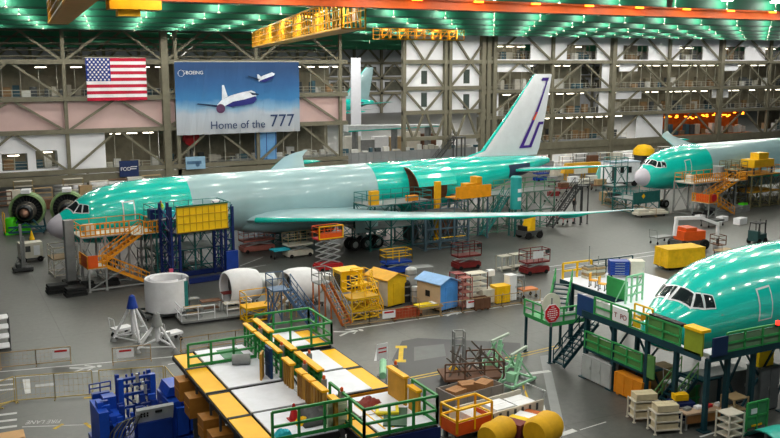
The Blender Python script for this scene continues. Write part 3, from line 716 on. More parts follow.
    for s in (-1, 1):                             # main gear, six wheels each
        g = MB().tube((31.8, s * 5.5, .67), (31.8, s * 4.9, 3.9), .2, 10).bar((30.3, s * 5.5, .67), (33.3, s * 5.5, .67), .3, .3).bar((31.8, s * 5.4, 1.4), (29, s * 4.4, 3.7), .16).build('main_gear', P_METAL, a)
        for k in (-1, 0, 1):
            for d in (-.52, .52): wheel(g, 31.8 + 1.47 * k, s * 5.5 + d, .67)
        MB().box(30.4, 33.2, s * 6.1 - .04, s * 6.1 + .04, 1.9, 3.9).build('gear_door', P_GREY, a)
    g = MB().tube((5.9, 0, .55), (5.9, 0, 3.2), .13, 8).bar((5.9, 0, 1.4), (7.4, 0, 3), .1).build('nose_gear', P_METAL, a)
    for d in (-.3, .3): wheel(g, 5.9, d, .55, .55, .36)
    return a
PH = .099
plane_a = aeroplane('green and grey freighter with white purple striped tail fin and open cargo door', (9.14, 89.6, 0), PH, 13.4, 35.2, True, True)
plane_b = aeroplane('green nosed freighter standing by the truss wall behind the orange stair stand', (85.2, 93.2, 0), PH, 12.0, 50, True, False)
plane_c = aeroplane('huge all green freighter nose inside the green work stand', (36.35, 38.45, -.1), .09, 30, 45, False, False, False, False)
plane_d = dup(plane_b, (131 - 63 * math.cos(PH), 270 - 63 * math.sin(PH), 0), PH, 'teal aeroplane in the next bay seen through the gap beside the banner')
# cargo door of the first aeroplane
q = patch([(39.4, .62), (44.8, .62), (44.8, 2.0), (39.4, 2.0)], .03, 6, 8).build('cargo_opening', mat('#6b4a36', .7), plane_a); q.location = (0, 0, ZC)
dm = MB(); N = 8; n = N + 1; vs = []
SW = -.72
for off in (0, .16):
    for i in (0, 1):
        x = 39.4 + 5.4 * i; h0 = Vector(surf(x, .62, .06))
        for k in range(n):
            d = Vector(surf(x, .62 + 1.3 * k / N, .06 - off)) - h0; c_, s_ = math.cos(SW), math.sin(SW)
            vs.append((x, h0.y + d.y * c_ - d.z * s_, h0.z + d.y * s_ + d.z * c_))
dm.v = vs
def quad(a_, b_, c_, d_, m_): dm.f.append((a_, b_, c_, d_)); dm.mi.append(m_)
for k in range(N):
    quad(k, k + 1, n + k + 1, n + k, 0); quad(3 * n + k, 3 * n + k + 1, 2 * n + k + 1, 2 * n + k, 1)
    quad(k, k + 1, 2 * n + k + 1, 2 * n + k, 1); quad(n + k, n + k + 1, 3 * n + k + 1, 3 * n + k, 1)
quad(N, n + N, 3 * n + N, 2 * n + N, 1); quad(0, n, 3 * n, 2 * n, 1)
q = dm.build('cargo_door', [P_GREEN, mat('#7a5640', .7)], plane_a); q.location = (0, 0, ZC)
# ---------------------------------------------------------------- work stands along the first two aeroplanes
def frame_of(ox, oy, h):
    c, s = math.cos(h), math.sin(h)
    return lambda x, y, z=0.0: (ox + c * x - s * y, oy + s * x + c * y, z)
LA = frame_of(9.14, 89.6, PH); LB = frame_of(85.2, 93.2, PH)
AMB = mat('#d98f22', .5, 0, .15); SLATE = mat('#4b5f6b', .5, 0, .2); TEALD = mat('#27615f', .55, 0, .25)
def stair_stand(label, loc, rz, L=6.4, W=3.2, H=4.5, sign=False):
    t = thing('stair_stand', label, 'work stand', loc, rz)
    scaffold(t, L, W, H, GRY, [H], 3, True, .16, OFFW, AMB, gaps=('s', ))
    rail([(0, 0, H), (L - 2.0, 0, H)], 1.1, .05, .45, (.5, ), None, True).build('guardrail', AMB, t)
    MB().box(L - 2.0, L + .6, -1.2, 0, H - .06, H + .04).build('deck', OFFW, t); rail([(L - 2.0 + 1.0, -1.2, H), (L + .6, -1.2, H), (L + .6, 0, H)], 1.1, .05, .4, (.5, ), None, True).build('guardrail', AMB, t)
    h = H * .47; x0 = .7
    MB().box(x0 - .9, x0 + .8, -2.7, 0, h - .06, h + .04).build('landing', OFFW, t)
    rail([(x0 + .8, -2.7, h), (x0 - .9, -2.7, h), (x0 - .9, 0, h)], 1.1, .05, .4, (.5, ), None, True).build('guardrail', AMB, t)
    lp_ = MB().box(x0 - .86, x0 - .0, -2.78, -2.74, h + .1, h + 1.2).box(x0 - .95, x0 - .93, -2.6, -.6, h + .1, h + 1.15).build('landing_panel', ORR, t)
    if sign: MB().lathe([(.02, -.03), (.5, -.03), (.5, .03), (.02, .03)], 'y', 20, (x0 - .1, -2.84, h + .7)).build('round_sign', RED, lp_)
    flight(t, (x0 + .8, -.65, h), (L - 1.2, -.65, H), .95, AMB, AMB); flight(t, (x0 + 4.6, -2.1, .12), (x0 + .8, -2.1, h), .95, AMB, AMB)
    legs(t, [(x0 - .8, -2.6), (x0 + .7, -2.6), (x0 - .8, -.1)], h, .14, GRY)
    for x in (.2, 2.4): MB().box(x - .6, x + .6, -1.1, -.2, 0, .35).box(x - .5, x + .5, -1.0, -.3, .35, .6).build('ballast_block', BLK, t)
    m = MB(); xbrace(m, (x0 - .8, -2.6), (x0 + 2.6, -2.6), .2, h - .2, .08, False); m.bar((x0 - .8, -2.6, .2), (x0 + 4.4, -2.6, .2), .12).build('base_beam', GRY, t)
    MB().box(.6, 1.5, 1, 1.9, H + .04, H + .9).build('deck_box', OFFW, t)
    return t
stair_stand('yellow stair stand with switchback flights beside the nearest complete freighter nose', LA(1.6, -6.3), PH)
stair_stand('orange stair stand with a round red sign on its landing', LB(3.4, -6.9), PH, 8.8, 3.2, 4.3, True)
# grey upright column fixed beside the nose
t = thing('mast_column', 'tall light grey column standing beside the freighter nose', 'column', LA(1.0, -4.4), PH); MB().box(-.4, .4, -.4, .4, .3, 5.9).build('mast', GRY, t); MB().box(-.7, .7, -.7, .7, 0, .3).build('base', BLK, t)
for k, (x, y) in enumerate(((.4, -5.6), (1.5, -7.5))):
    t = thing('weight_stack', ('stack of black ballast plates by the grey column foot', 'stack of black ballast plates before the yellow stair landing')[k], 'ballast', LA(x - 1.3, y - 1.6), PH)
    for j in range(3): MB().box(-.9 + .05 * j, .9 - .05 * j, -.6, .6, .27 * j, .27 * j + .2).build('plate', BLK, t)
    MB().box(-.7, .7, -.4, .4, .2, .27).box(-.7, .7, -.4, .4, .47, .54).build('spacer', DGRY, t)
# blue lift tower with yellow panel
t = thing('lift_tower', 'tall navy lift tower carrying a long yellow panel beside the fuselage', 'work stand', LA(8.5, -10.6), PH + .05)
for x in (0, 5.3):
    for (dx, dy) in ((0, 0), (.75, 0), (0, 2.6), (.75, 2.6)): MB().box(x + dx - .11, x + dx + .11, dy - .11, dy + .11, 0, 7.3 if x == 0 else 6.8).build('post', NAVY, t)
    b = MB()
    for k in range(6):
        z = .4 + k * 1.1
        for dy in (0, 2.6): b.bar((x, dy, z), (x + .75, dy, z), .1).bar((x, dy, z), (x + .75, dy, z + 1.1), .07)
        b.bar((x, 0, z), (x, 2.6, z + 1.1), .08)
    b.build('lattice', NAVY, t)
MB().box(-.2, 6.3, -.4, 0, .05, .5).box(-.2, 6.3, 2.6, 3.0, .05, .5).build('base_beam', NAVY, t)
MB().box(5.2, 6.4, -.3, .3, .5, 2.6).build('motor_cabinet', BLU, t)
p = MB().box(.4, 5.4, -.45, -.28, 4.9, 7.2).build('side_panel', mat('#efc41a', .5, 0, .08), t)
r = MB()
for k in range(9): r.box(.4 + k * .61, .46 + k * .61, -.5, -.45, 4.9, 7.2)
for z in (4.9, 5.65, 6.4, 7.1): r.box(.4, 5.4, -.52, -.45, z, z + .08)
r.build('panel_rib', mat('#c79c14', .5), p); MB().box(.4, 5.4, -.5, -.3, 7.2, 7.34).build('top_rail', DGRN, t)
MB().box(.4, 5.6, -.2, 2.7, 4.7, 4.85).build('platform', DGRY, t)
MB().box(-.45, -.1, -.35, -.15, 1.0, 1.7).build('warning_plate', mat('#d8607a'), t)
# teal scaffold behind it, with tool boxes and a worker on top
t = thing('scaffold_stand', 'teal scaffold stand between the navy lift tower and the fuselage', 'work stand', LA(8.15, -7.45), PH); scaffold(t, 7.4, 3.4, 5.6, TEALD, [2.6, 5.6], 4, True, .15, GRY, TEAL)
MB().box(4.6, 7.45, -.06, 0, 5.0, 5.6).box(-.06, 0, 0, 3.4, 5.0, 5.6).build('valance', TEAL, t)
for k, (x, y, l, w_, h, m, nm) in enumerate(((.7, 1, 1.2, .8, .9, NAVY, 'navy'), (2.2, 1.2, .9, .7, .6, CYAN, 'cyan'), (6.8, 1.1, 1.0, .8, .8, OFFW, 'cream'), (7.6, 2, .7, .7, 1.1, WHT, 'white'))):
    box_on(nm + ' tool box on the teal scaffold deck', LA(7.8 + x * .93, -7.4 + y, 5.64), PH, l, w_, h, m, 'tool_box', 'tool box')
person('worker in lime vest standing on teal scaffold deck beside the fuselage', LA(8.9, -6.9, 5.64), 2.0, LIME, NAVY, .05)
# below it: shelves and drums in the shade
for k, (x, y, m, nm) in enumerate(((9, -2, DGRY, 'dark grey'), (11.5, -1, TEALD, 'teal'), (13.5, -2, GRY, 'pale grey'))): rack(nm + ' equipment rack under the fuselage behind the lift tower', LA(x, y), PH, 1.8, 1.0, 2.1, m)
# frame with ladder right under the nose tip
t = thing('nose_dock', 'pale metal access frame under the nose tip', 'work stand', LA(.2, -1.3), PH); scaffold(t, 2.2, 2.4, 1.7, OFFW, [1.7], 1, True, .09, TAN, OFFW, gaps=('e', ))
# ------------------------------------------------ stands around the cargo door and the tail
t = thing('scaffold_stand', 'dark slate steel stand under the open cargo door', 'work stand', LA(36.7, -10.2), PH - .1); scaffold(t, 5.4, 2.9, 3.9, SLATE, [3.9], 3, True, .22, DGRY, SLATE)
MB().box(0, 5.4, -.05, .05, .9, 1.05).box(0, 5.4, -.05, .05, 2.2, 2.35).build('side_beam', SLATE, t); MB().box(1, 5, -.1, -.05, 1.25, 1.32).build('yellow_strip', YEL, t)
t = thing('scaffold_stand', 'teal platform with railings beside the brown cargo opening', 'work stand', LA(31.6, -7.2), PH); scaffold(t, 8.0, 3.4, 4.9, TEALD, [2.4, 4.9], 3, True, .14, GRY, TEAL)
box_on('yellow box on the teal platform railing over the wing', LA(32.4, -6.6, 4.94), PH, 1.0, .6, 1.5, mat('#e8a91a'), 'tool_box', 'box'); 
box_on('orange crate on the teal platform below the cargo opening', LA(37.5, -6.4, 4.94), PH, 1.3, .7, .6, ORG, 'crate', 'crate')
t = thing('loading_tray', 'long orange loading tray raised beside the tail stand', 'tray', LA(42.2, -8.2), PH)
MB().box(0, 5.0, -.12, 0, 4.9, 6.3).box(0, 5.0, 0, 2, 4.9, 5.0).build('tray', mat('#e8981a', .5), t); MB().box(1.7, 4.0, .3, 1.3, 5.0, 6.5).box(3.1, 3.9, .2, 1.4, 6.5, 7.2).build('hoist', mat('#dc9a1a', .5), t)
legs(t, [(.3, .1), (4.7, .1), (.3, 1.8), (4.7, 1.8)], 4.9, .16, SLATE)
t = thing('post', 'orange upright post between the cargo opening and loading tray', 'post', LA(40.7, -6.8), PH); MB().box(-.35, .35, -.2, .2, .1, 6.9).build('post', mat('#e8a91a'), t); MB().box(-.6, .6, -.5, .5, 0, .1).build('base', DGRY, t)
t = thing('scaffold_stand', 'green scaffold with railings around the freighter tail', 'work stand', LA(45.5, -6.2), PH); scaffold(t, 13.5, 3.6, 4.6, mat('#58806f', .55, 0, .2), [2.3, 4.6], 6, True, .13, GRY, mat('#5f9a72', .5))
flight(t, (1.5, -.9, .1), (-3.5 + 8.5, -.9, 4.6), 1.0, TEAL, TEAL); MB().box(4.5, 6.2, -1.5, 0, 4.52, 4.62).build('deck', GRY, t)
t = thing('boarding_stairs', 'dark metal stairs rising towards the tail end', 'stairs', LA(57.4, -7.2), PH); flight(t, (0, 0, .1), (4.6, 0, 4.9), 1.1, DGRY, DGRY); MB().box(4.6, 6, -.6, .6, 4.8, 4.92).build('landing', DGRY, t); legs(t, [(4.7, -.5), (4.7, .5), (5.9, -.5), (5.9, .5)], 4.8, .12, DGRY)
rail([(4.6, -.55, 4.92), (6, -.55, 4.92), (6, .55, 4.92)], 1.05).build('guardrail', DGRY, t)
t = thing('tank', 'upright teal cylinder standing among the tail scaffolds', 'tank', LA(50.6, -8.7), PH); MB().lathe([(.02, 3.2), (.65, 3.2), (.65, 6.9), (.5, 7.05), (.02, 7.1)], 'z', 18).build('body', mat('#2f9c9c', .4, 0, .1), t, True); legs(t, [(-.5, -.5), (.5, -.5), (-.5, .5), (.5, .5)], 3.2, .14, TEALD)
for z in (4.2, 5.2): MB().box(-.25, .25, -.68, -.62, z, z + .4).build('plate', WHT, t)
t = thing('tow_tractor', 'yellow and dark tractor parked by the green tail scaffold', 'tractor', LA(51.2, -10.6), PH)
MB().box(-1.4, 1.2, -.8, .8, .4, .95).build('chassis', DGRY, t); MB().prism([(-.8, .95), (.2, .95), (.2, 2.6), (-.1, 2.7), (-.5, 1.4)], 'y', -.7, .7).build('hood', mat('#e8b81c', .4), t)
MB().box(-1.3, -.9, -.6, .6, .95, 1.5).build('seat', BLK, t)
for sx in (-.9, .8):
    for sy in (-.8, .8): MB().lathe([(.05, -.15), (.42, -.15), (.42, .15), (.05, .15)], 'y', 14, (sx, sy, .42)).build('wheel', RUB, t, True)
for k, (x, y, nm, m) in enumerate(((39, -4, 'dark grey', DGRY), (42, -3.5, 'slate', SLATE), (45, -3, 'brown', BROWN))): cabinet(nm + ' cabinet in the shade under the aft fuselage', LA(x, y), PH, 1.6, .9, 2.0, m)
cart('low red trolley at the foot of the dark boarding stairs', LA(61, -6.2), PH, 2.0, 1.2, .9, RED)
# person walking
x = at(574, 211); person('person in dark clothes walking across the floor beyond the wing tip', (x.x, x.y, 0), 2.6, BLK, BLK, .35)
# ------------------------------------------------ stands around the second aeroplane
t = thing('nose_dock', 'teal work platform wrapped round the grey radome', 'work stand', LB(-2.2, -1.6), PH)
scaffold(t, 5.2, 3.6, 1.9, TEALD, [1.9], 2, True, .14, GRY, TEAL); MB().box(0, 5.2, -.1, -.04, 1.3, 2.9).build('front_panel', TEALD, t); MB().lathe([(.02, -.12), (.35, -.12), (.35, -.1), (.02, -.1)], 'y', 4, (1.9, 0, 2.3)).build('yellow_sign', YEL, t)
t = thing('scaffold_stand', 'teal upright frame beyond the grey radome', 'work stand', LB(.8, 4.6), PH); scaffold(t, 2.5, 2.2, 5.6, TEALD, [2.8, 5.6], 1, True, .14, GRY, TEAL)
t = thing('mast_column', 'grey upright cylinder on a base beside the orange stair stand', 'column', LB(10.2, -5.4), PH); MB().lathe([(.02, .4), (.75, .4), (.75, 6.1), (.02, 6.1)], 'z', 16).build('mast', GRY, t, True); MB().box(-1.1, 1.1, -1.1, 1.1, 0, .4).build('base', DGRY, t)
for k in range(3):
    t = thing('weight_stack', ('grey ballast stack under the orange stair stand, nearest the nose', 'grey ballast stack under the middle of the orange stair stand', 'grey ballast stack under the orange stair flights')[k], 'ballast', LB(7.4 + k * 2.6, -8.6 + .4 * k), PH)
    for j in range(3): MB().box(-.9 + .1 * j, .9 - .1 * j, -.6, .6, .3 * j, .3 * j + .26).build('plate', GRY, t)
    MB().box(-.7, .7, -.5, .5, .26, .3).box(-.7, .7, -.5, .5, .56, .6).build('spacer', BLK, t)
BRSL = mat('#6f6a4e', .6, 0, .2)
t = thing('scaffold_stand', 'tall dark olive stand with an amber top deck at the frame edge', 'work stand', LB(15.2, -7.2), PH); scaffold(t, 6.5, 3.6, 4.6, BRSL, [2.2, 4.6], 3, True, .18, mat('#c9922a'), AMB)
t = thing('scaffold_stand', 'dark metal stand right of the orange stairs, filled with shelves', 'work stand', LB(12.5, -6.4), PH); scaffold(t, 2.6, 2.6, 5.4, DGRY, [1.6, 3.2, 5.4], 1, False, .16, BRSL, BRSL)
t = thing('lift_tower', 'yellow boxed platform high beside the second freighter', 'work stand', LB(16.2, -6.7, 4.64), PH); MB().box(0, 4.5, 0, 2.2, .9, 2.0).build('box', mat('#e8b51a', .5), t); legs(t, [(.2, .2), (4.3, .2), (.2, 2), (4.3, 2)], .9, .2, DGRY)
MB().box(1.2, 3.4, .2, 1.6, 2.0, 2.9).build('hood', mat('#e8b51a', .5), t)
box_on('bright green box on the floor under the dark stand', LB(12.6, -7.9), PH, 1.0, .8, 1.1, BGRN, 'tank', 'tank')
x = at(655, 220); 
t = thing('sled', 'long low grey equipment sled on the floor before the orange stair stand', 'sled', (at(650, 216).x, at(650, 216).y, 0), -.1)
MB().box(-2.4, 2.4, -.7, .7, .3, .6).box(-2.2, -.6, -.5, .5, .6, 1.0).box(.2, 2.0, -.5, .5, .6, .85).build('body', OFFW, t); MB().box(-2.0, 2.0, -.62, .62, .22, .3).build('skid', DGRY, t)
for sx in (-1.8, 1.8):
    for sy in (-.6, .6): castor(t, sx, sy, .1)
fence('tan rail fence before the second freighter nose', [(*at(603, 205).xy, 0), (*at(625, 212).xy, 0), (*at(656, 217).xy, 0)], 1.1, TAN)
for k, (px, py) in enumerate(((700, 218), (722, 221), (740, 224))):
    p = at(px, py); box_on(('small white box on the open floor, nearest the orange stairs foot', 'small white box on the open floor before the orange stairs', 'flat white crate on the open floor nearest the boom lift')[k], (p.x, p.y, 0), .2, 1.1 + .3 * k, .9, .4 + .2 * k, WHT, 'carton', 'box')
# ---------------------------------------------------------------- engines and equipment on the west side
E_GRN = mat('#7f9a6a', .45, 0, .2); E_DRK = mat('#23262a', .4, .3, .2); E_MET = mat('#8d8478', .35, .7, .2)
def engine(label, px, py, rz):
    p = at(px, py); t = thing('jet_engine', label, 'engine', (p.x, p.y, 0), rz)
    MB().lathe([(1.85, 0), (2.05, .1), (2.1, .9), (2.05, 1.8), (1.85, 1.9), (1.75, 1.5), (1.72, .4), (1.85, 0)], 'y', 28, (0, 0, 2.6)).build('fan_case', E_GRN, t, True)
    MB().lathe([(.02, .7), (1.74, .7), (1.74, .9), (.02, .9)], 'y', 28, (0, 0, 2.6)).build('guide_vane_disc', E_DRK, t)
    v = MB()
    for k in range(24):
        a = 2 * math.pi * k / 24; v.bar((.9 * math.cos(a), .66, 2.6 + .9 * math.sin(a)), (1.7 * math.cos(a), .66, 2.6 + 1.7 * math.sin(a)), .05, .12)
    v.build('guide_vane', mat('#3d3f40', .4, .4), t)
    c = MB().lathe([(1.0, .6), (1.15, -.4), (.95, -1.5), (.8, -2.2), (.7, -2.3), (.62, -1.9)], 'y', 24, (0, 0, 2.6)).build('core', E_DRK, t, True)
    for y in (-.3, -.9, -1.5): MB().lathe([(1.14 + .12 * y, y), (1.2 + .12 * y, y + .05), (1.14 + .12 * y, y + .1)], 'y', 20, (0, 0, 2.6)).build('pipe_ring', E_MET, c, True)
    MB().lathe([(.6, -1.9), (.45, -2.4), (.2, -2.75), (.02, -2.8)], 'y', 18, (0, 0, 2.6)).build('exhaust_cone', mat('#8a6a5a', .4, .5), t, True)
    MB().box(-.5, .5, -.2, 1.4, 4.66, 5.1).build('hoist_bracket', WHT, t)
    s = MB(); 
    for sx in (-1, 1): s.bar((sx * 1.9, -1.6, .3), (sx * 1.9, 2.0, .3), .25).bar((sx * 1.9, 1, .3), (sx * 1.75, 1, 1.6), .2).bar((sx * 1.9, -1.3, .3), (sx * .8, -1.3, 1.7), .16)
    s.bar((-1.9, -1.6, .3), (1.9, -1.6, .3), .25).bar((-1.9, 2, .3), (1.9, 2, .3), .25).bar((-1.9, -1.6, .9), (1.9, -1.6, .9), .2).bar((-1.9, -1.6, .3), (0, -1.6, 1.4), .14).bar((1.9, -1.6, .3), (0, -1.6, 1.4), .14)
    s.build('cradle', mat('#2f5560', .5), t)
    for sx in (-1.9, 1.9):
        for y in (-1.4, 1.8): castor(t, sx, y, .1)
engine('big green ringed jet engine on a dark cradle near the green tank', 28, 232, -.22); engine('big green ringed jet engine partly hidden behind the freighter nose', 69, 230, -.18)
p = at(12, 234); t = thing('tank', 'bright lime green tank with yellow rail', 'tank', (p.x, p.y, 0), .1)
MB().lathe([(.02, .3), (.7, .3), (.75, .4), (.75, 1.7), (.6, 1.95), (.02, 2.0)], 'z', 18).build('body', BGRN, t, True); MB().box(-.8, .8, -.7, .7, 0, .3).build('base', BGRN, t); rail([(-.8, .6, .3), (-.8, -.6, .3)], 2.3, .04, 1.2, ()).build('rail', YEL, t)
t = box_on('low lime green box beside the tank', (p.x + 1.5, p.y - .2, 0), .1, 1.0, 1.2, 1.0, BGRN, 'tank_box', 'box')
p = at(32, 240); t = thing('floor_cone', 'small yellow floor cone before the engine', 'cone', (p.x, p.y, 0)); MB().lathe([(.3, .05), (.05, 1.1), (.02, 1.12)], 'z', 12).build('cone', YEL, t, True); MB().box(-.35, .35, -.35, .35, 0, .05).build('base', BLK, t)
p = at(31, 261); t = thing('power_cart', 'white boxy ground power cart on wheels', 'power cart', (p.x, p.y, 0), .1)
MB().box(-1.1, 1.1, -.7, .7, .45, 2.0).build('body', OFFW, t); MB().box(-1.2, 1.2, -.75, .75, .3, .45).build('chassis', DGRY, t); MB().box(-.6, -.1, -.73, -.7, 1.1, 1.7).build('vent', DGRY, t); MB().box(.2, .8, -.73, -.7, .7, 1.7).build('panel', WHT, t)
for sx in (-.8, .8):
    for sy in (-.7, .7): MB().lathe([(.05, -.1), (.3, -.1), (.3, .1), (.05, .1)], 'y', 14, (sx, sy, .3)).build('wheel', RUB, t, True)
p = at(23, 271); t = thing('mast_lift', 'slim dark mast lift with a wide base on the open floor', 'lift', (p.x, p.y, 0), .1)
MB().box(-.9, .9, -.6, .6, .12, .4).box(-.6, -.2, -.5, .5, .4, .8).build('base', DGRY, t); MB().box(-.1, .12, -.1, .12, .4, 4.6).box(.16, .3, -.08, .1, .4, 3.4).build('mast', GRY, t); MB().bar((.2, 0, .8), (.9, 0, .45), .06).bar((-.1, 0, 1.8), (-.8, 0, .5), .05).build('brace', GRY, t)
for sx in (-.8, .8):
    for sy in (-.5, .5): castor(t, sx, sy, .06)
# lifts and carts below the wing
def on(px, py): p = at(px, py); return (p.x, p.y, 0)
scissor('faded red long scissor lift lowered under the belly', on(257, 251), PH, 3.6, 1.5, 1.25, PRED, PRED)
scissor('cream scissor lift lowered beside the small cyan table', on(298, 256), PH, 2.9, 1.4, 1.3, OFFW, mat('#b9ac8a'))
scissor('bright red scissor lift raised high with yellow basket rails', on(328, 270), PH, 2.7, 1.3, 3.2, RED, ORR)
t = thing('platform_gate', 'yellow square frame hooked on the raised red lift basket', 'frame', on(328, 270), PH); f = MB()
for a, b in (((-1.3, -.75, 3.3), (1.3, -.75, 3.3)), ((-1.3, -.75, 4.5), (1.3, -.75, 4.5)), ((-1.3, -.75, 3.3), (-1.3, -.75, 4.5)), ((1.3, -.75, 3.3), (1.3, -.75, 4.5))): f.bar(a, b, .09)
f.build('frame', YEL, t)
MB().box(-1.2, 1.2, -.72, -.69, 3.35, 3.8).build('toe_board', ORR, t)
cart('small table cart with cyan top beside the cream lift', on(280, 258), PH, 1.9, 1.1, 1.0, DGRY, CYAN, False)
scissor('blue scissor lift with yellow rails behind the tool huts', on(396, 273), 0, 2.8, 1.3, 1.1, BLU, YEL)
scissor('dark red scissor lift behind the stacked racks', on(466, 268), 0, 2.7, 1.3, 1.3, DRED, DRED)
scissor('dark red scissor lift with white sign alone on the open floor', on(534, 273), 0, 2.7, 1.3, 1.15, DRED, DRED, ALU)
t = thing('sign_board', 'white sign hung on the dark red lift railing', 'sign', (on(534, 273)[0], on(534, 273)[1] - .72, 0)); MB().box(-.7, .5, -.03, 0, 1.6, 2.3).build('board', WHT, t); MB().bar((-.6, .01, 1.27), (-.6, .01, 2.35), .04).bar((.4, .01, 1.27), (.4, .01, 2.35), .04).build('hook', DGRY, t)
for k, (px, py) in enumerate(((504, 270), (516, 268))):
    rack(('pale metal frame trolley left of the lone red lift', 'pale metal frame trolley touching the lone red lift')[k], on(px, py), .1, 1.3, .9, 1.5, OFFW, 2, 'frame trolleys')
# white equipment hanging under wing root
t = thing('pylon_stand', 'white boxes on a tan trestle under the wing root', 'trestle', on(312, 246), PH); MB().box(-1.8, 2.0, -.5, .5, 2.9, 3.4).build('tray', WHT, t); MB().box(-1.2, .2, -.4, .4, 1.9, 2.9).build('bin', TAN, t); legs(t, [(-1.6, -.4), (1.8, -.4), (-1.6, .4), (1.8, .4)], 2.9, .1, TAN)
# stands seen under the fuselage aft of the gear
for k, (x, y, l, h) in enumerate(((33.2, -.6, 4.5, 1.45), (41.6, 1.4, 5, 2.2), (24, 1.0, 4, 1.45))):
    t = thing('belly_stand', ('dark teal belly stand aft of the main wheels', 'dark teal belly stand below the cargo opening', 'dark teal belly stand ahead of the main wheels')[k], 'work stand', LA(x, y), PH); scaffold(t, l, 2.4, h, TEALD, [h], 2, True, .13, DGRY, TEALD, gaps=('n', 's', 'e', 'w'))
# ---------------------------------------------------------------- the row of equipment along the lane, middle of the floor
def cowl(label, px, py, rz):
    p = at(px, py); t = thing('engine_cowl', label, 'engine cowl', (p.x, p.y, 0), rz)
    MB().lathe([(1.38, .1), (1.5, 0), (1.62, .12), (1.75, .7), (1.77, 1.6), (1.68, 2.5), (1.45, 3.3), (1.38, 3.3), (1.6, 2.4), (1.5, .9), (1.38, .1)], 'x', 32, (-1.6, 0, 2.15)).build('shell', WHT, t, True)
    MB().lathe([(1.49, .95), (.05, .98)], 'x', 28, (-1.6, 0, 2.15)).lathe([(.5, .3), (.3, .0), (.02, -.15)], 'x', 14, (-1.0, 0, 2.15)).build('inner_face', DGRY, t, True)
    MB().lathe([(1.3, 3.2), (1.05, 3.5), (.85, 5.2), (.78, 5.2), (.8, 3.3), (.02, 3.3)], 'x', 24, (-1.6, 0, 2.15)).build('nozzle', ALU, t, True)
    s = MB()
    for sy in (-1, 1):
        s.bar((-1.5, sy * 1.3, .35), (1.9, sy * 1.3, .35), .2); 
        for x in (-1.0, 1.3): s.bar((x, sy * 1.3, .35), (x, sy * .9, .75), .16)
    for x in (-1.0, 1.3): s.bar((x, -1.3, .35), (x, 1.3, .35), .16)
    s.build('cradle', DGRY, t)
    for x in (-1.4, 1.8):
        for sy in (-1.3, 1.3): castor(t, x, sy, .12)
    t.scale = (.84, .84, .84)
cowl('white engine cowl on a cradle, beside the yellow work step', 241, 307, .12); cowl('white engine cowl on a cradle, behind the slate blue steps', 300, 306, .12)
# white ring
p = at(168, 314); t = thing('inlet_ring', 'big upright white ring standing on a low dark frame', 'inlet ring', (p.x, p.y, 0), 0)
MB().lathe([(1.7, .45), (1.75, .5), (1.75, 3.0), (1.7, 3.05), (1.62, 3.0), (1.62, .5), (1.7, .45)], 'z', 36, (0, 0, 0), 0, -.25, math.pi * 2 - .75).build('outer_shell', WHT, t, True)
MB().lathe([(1.3, .6), (1.34, .65), (1.34, 3.0), (1.3, 3.05), (1.24, 3.0), (1.24, .65), (1.3, .6)], 'z', 32, (.05, .1, 0), 0, .2, 5.2).build('inner_shell', WHT, t, True)
MB().box(1.05, 1.35, -1.4, -1.25, .5, 2.9).build('hinge_strip', TEAL, t)
b = MB()
for y in (-1.4, 0, 1.4): b.bar((-2.1, y, .3), (2.1, y, .3), .16)
for x in (-2.0, 2.0): b.bar((x, -1.4, .3), (x, 1.4, .3), .16)
b.box(-1.2, 1.2, -1.3, 1.3, .38, .47); b.build('frame', DGRY, t)
for x in (-1.9, 1.9):
    for y in (-1.3, 1.3): castor(t, x, y, .09)
# tripod jacks
def jack(label, px, py, H, rz, cap, m=WHT):
    p = at(px, py); t = thing('tripod_jack', label, 'jack', (p.x, p.y, 0), rz)
    MB().lathe([(.16, .6), (.16, H - .5), (.1, H - .45), (.1, H - .1), (.02, H - .1)], 'z', 12).build('ram', m, t, True)
    MB().lathe([(.42, H - 1.0), (.2, H - .1), (.02, H)], 'z', 12).build('cap', cap, t, True)
    for k in range(3):
        a = 2 * math.pi * k / 3 + .4; e = V(1.5 * math.cos(a), 1.5 * math.sin(a), .2)
        MB().tube((.15 * math.cos(a), .15 * math.sin(a), H - .8), e, .09, 8).tube(e + V(0, 0, .1), (0, 0, .8), .06, 6).build('leg', m, t)
        MB().lathe([(.02, 0), (.24, 0), (.2, .1), (.1, .28), (.02, .3)], 'z', 10, tuple(V(e.x, e.y, 0))).build('foot', GRY, t, True)
    for k in range(3):
        a = 2 * math.pi * k / 3 + .4; b2 = a + 2 * math.pi / 3; MB().tube((1.4 * math.cos(a), 1.4 * math.sin(a), .35), (1.4 * math.cos(b2), 1.4 * math.sin(b2), .35), .045, 6).build('tie_bar', m, t)
    MB().cb((.5, -.5, .9), (.35, .25, .5)).build('pump', ALU, t)
jack('white tripod jack with a blue cap', 134, 341, 3.5, .2, BLU); jack('white tripod jack with bare top nearest the red signed barrier', 158, 349, 2.7, .8, GRY)
for k, (px, py) in enumerate(((122, 336), (172, 341))):
    cart(('white wheeled hand frame left of the blue capped jack', 'white wheeled hand frame between the jacks and the white ring')[k], on(px, py), .3, 1.4, .9, .7, WHT)
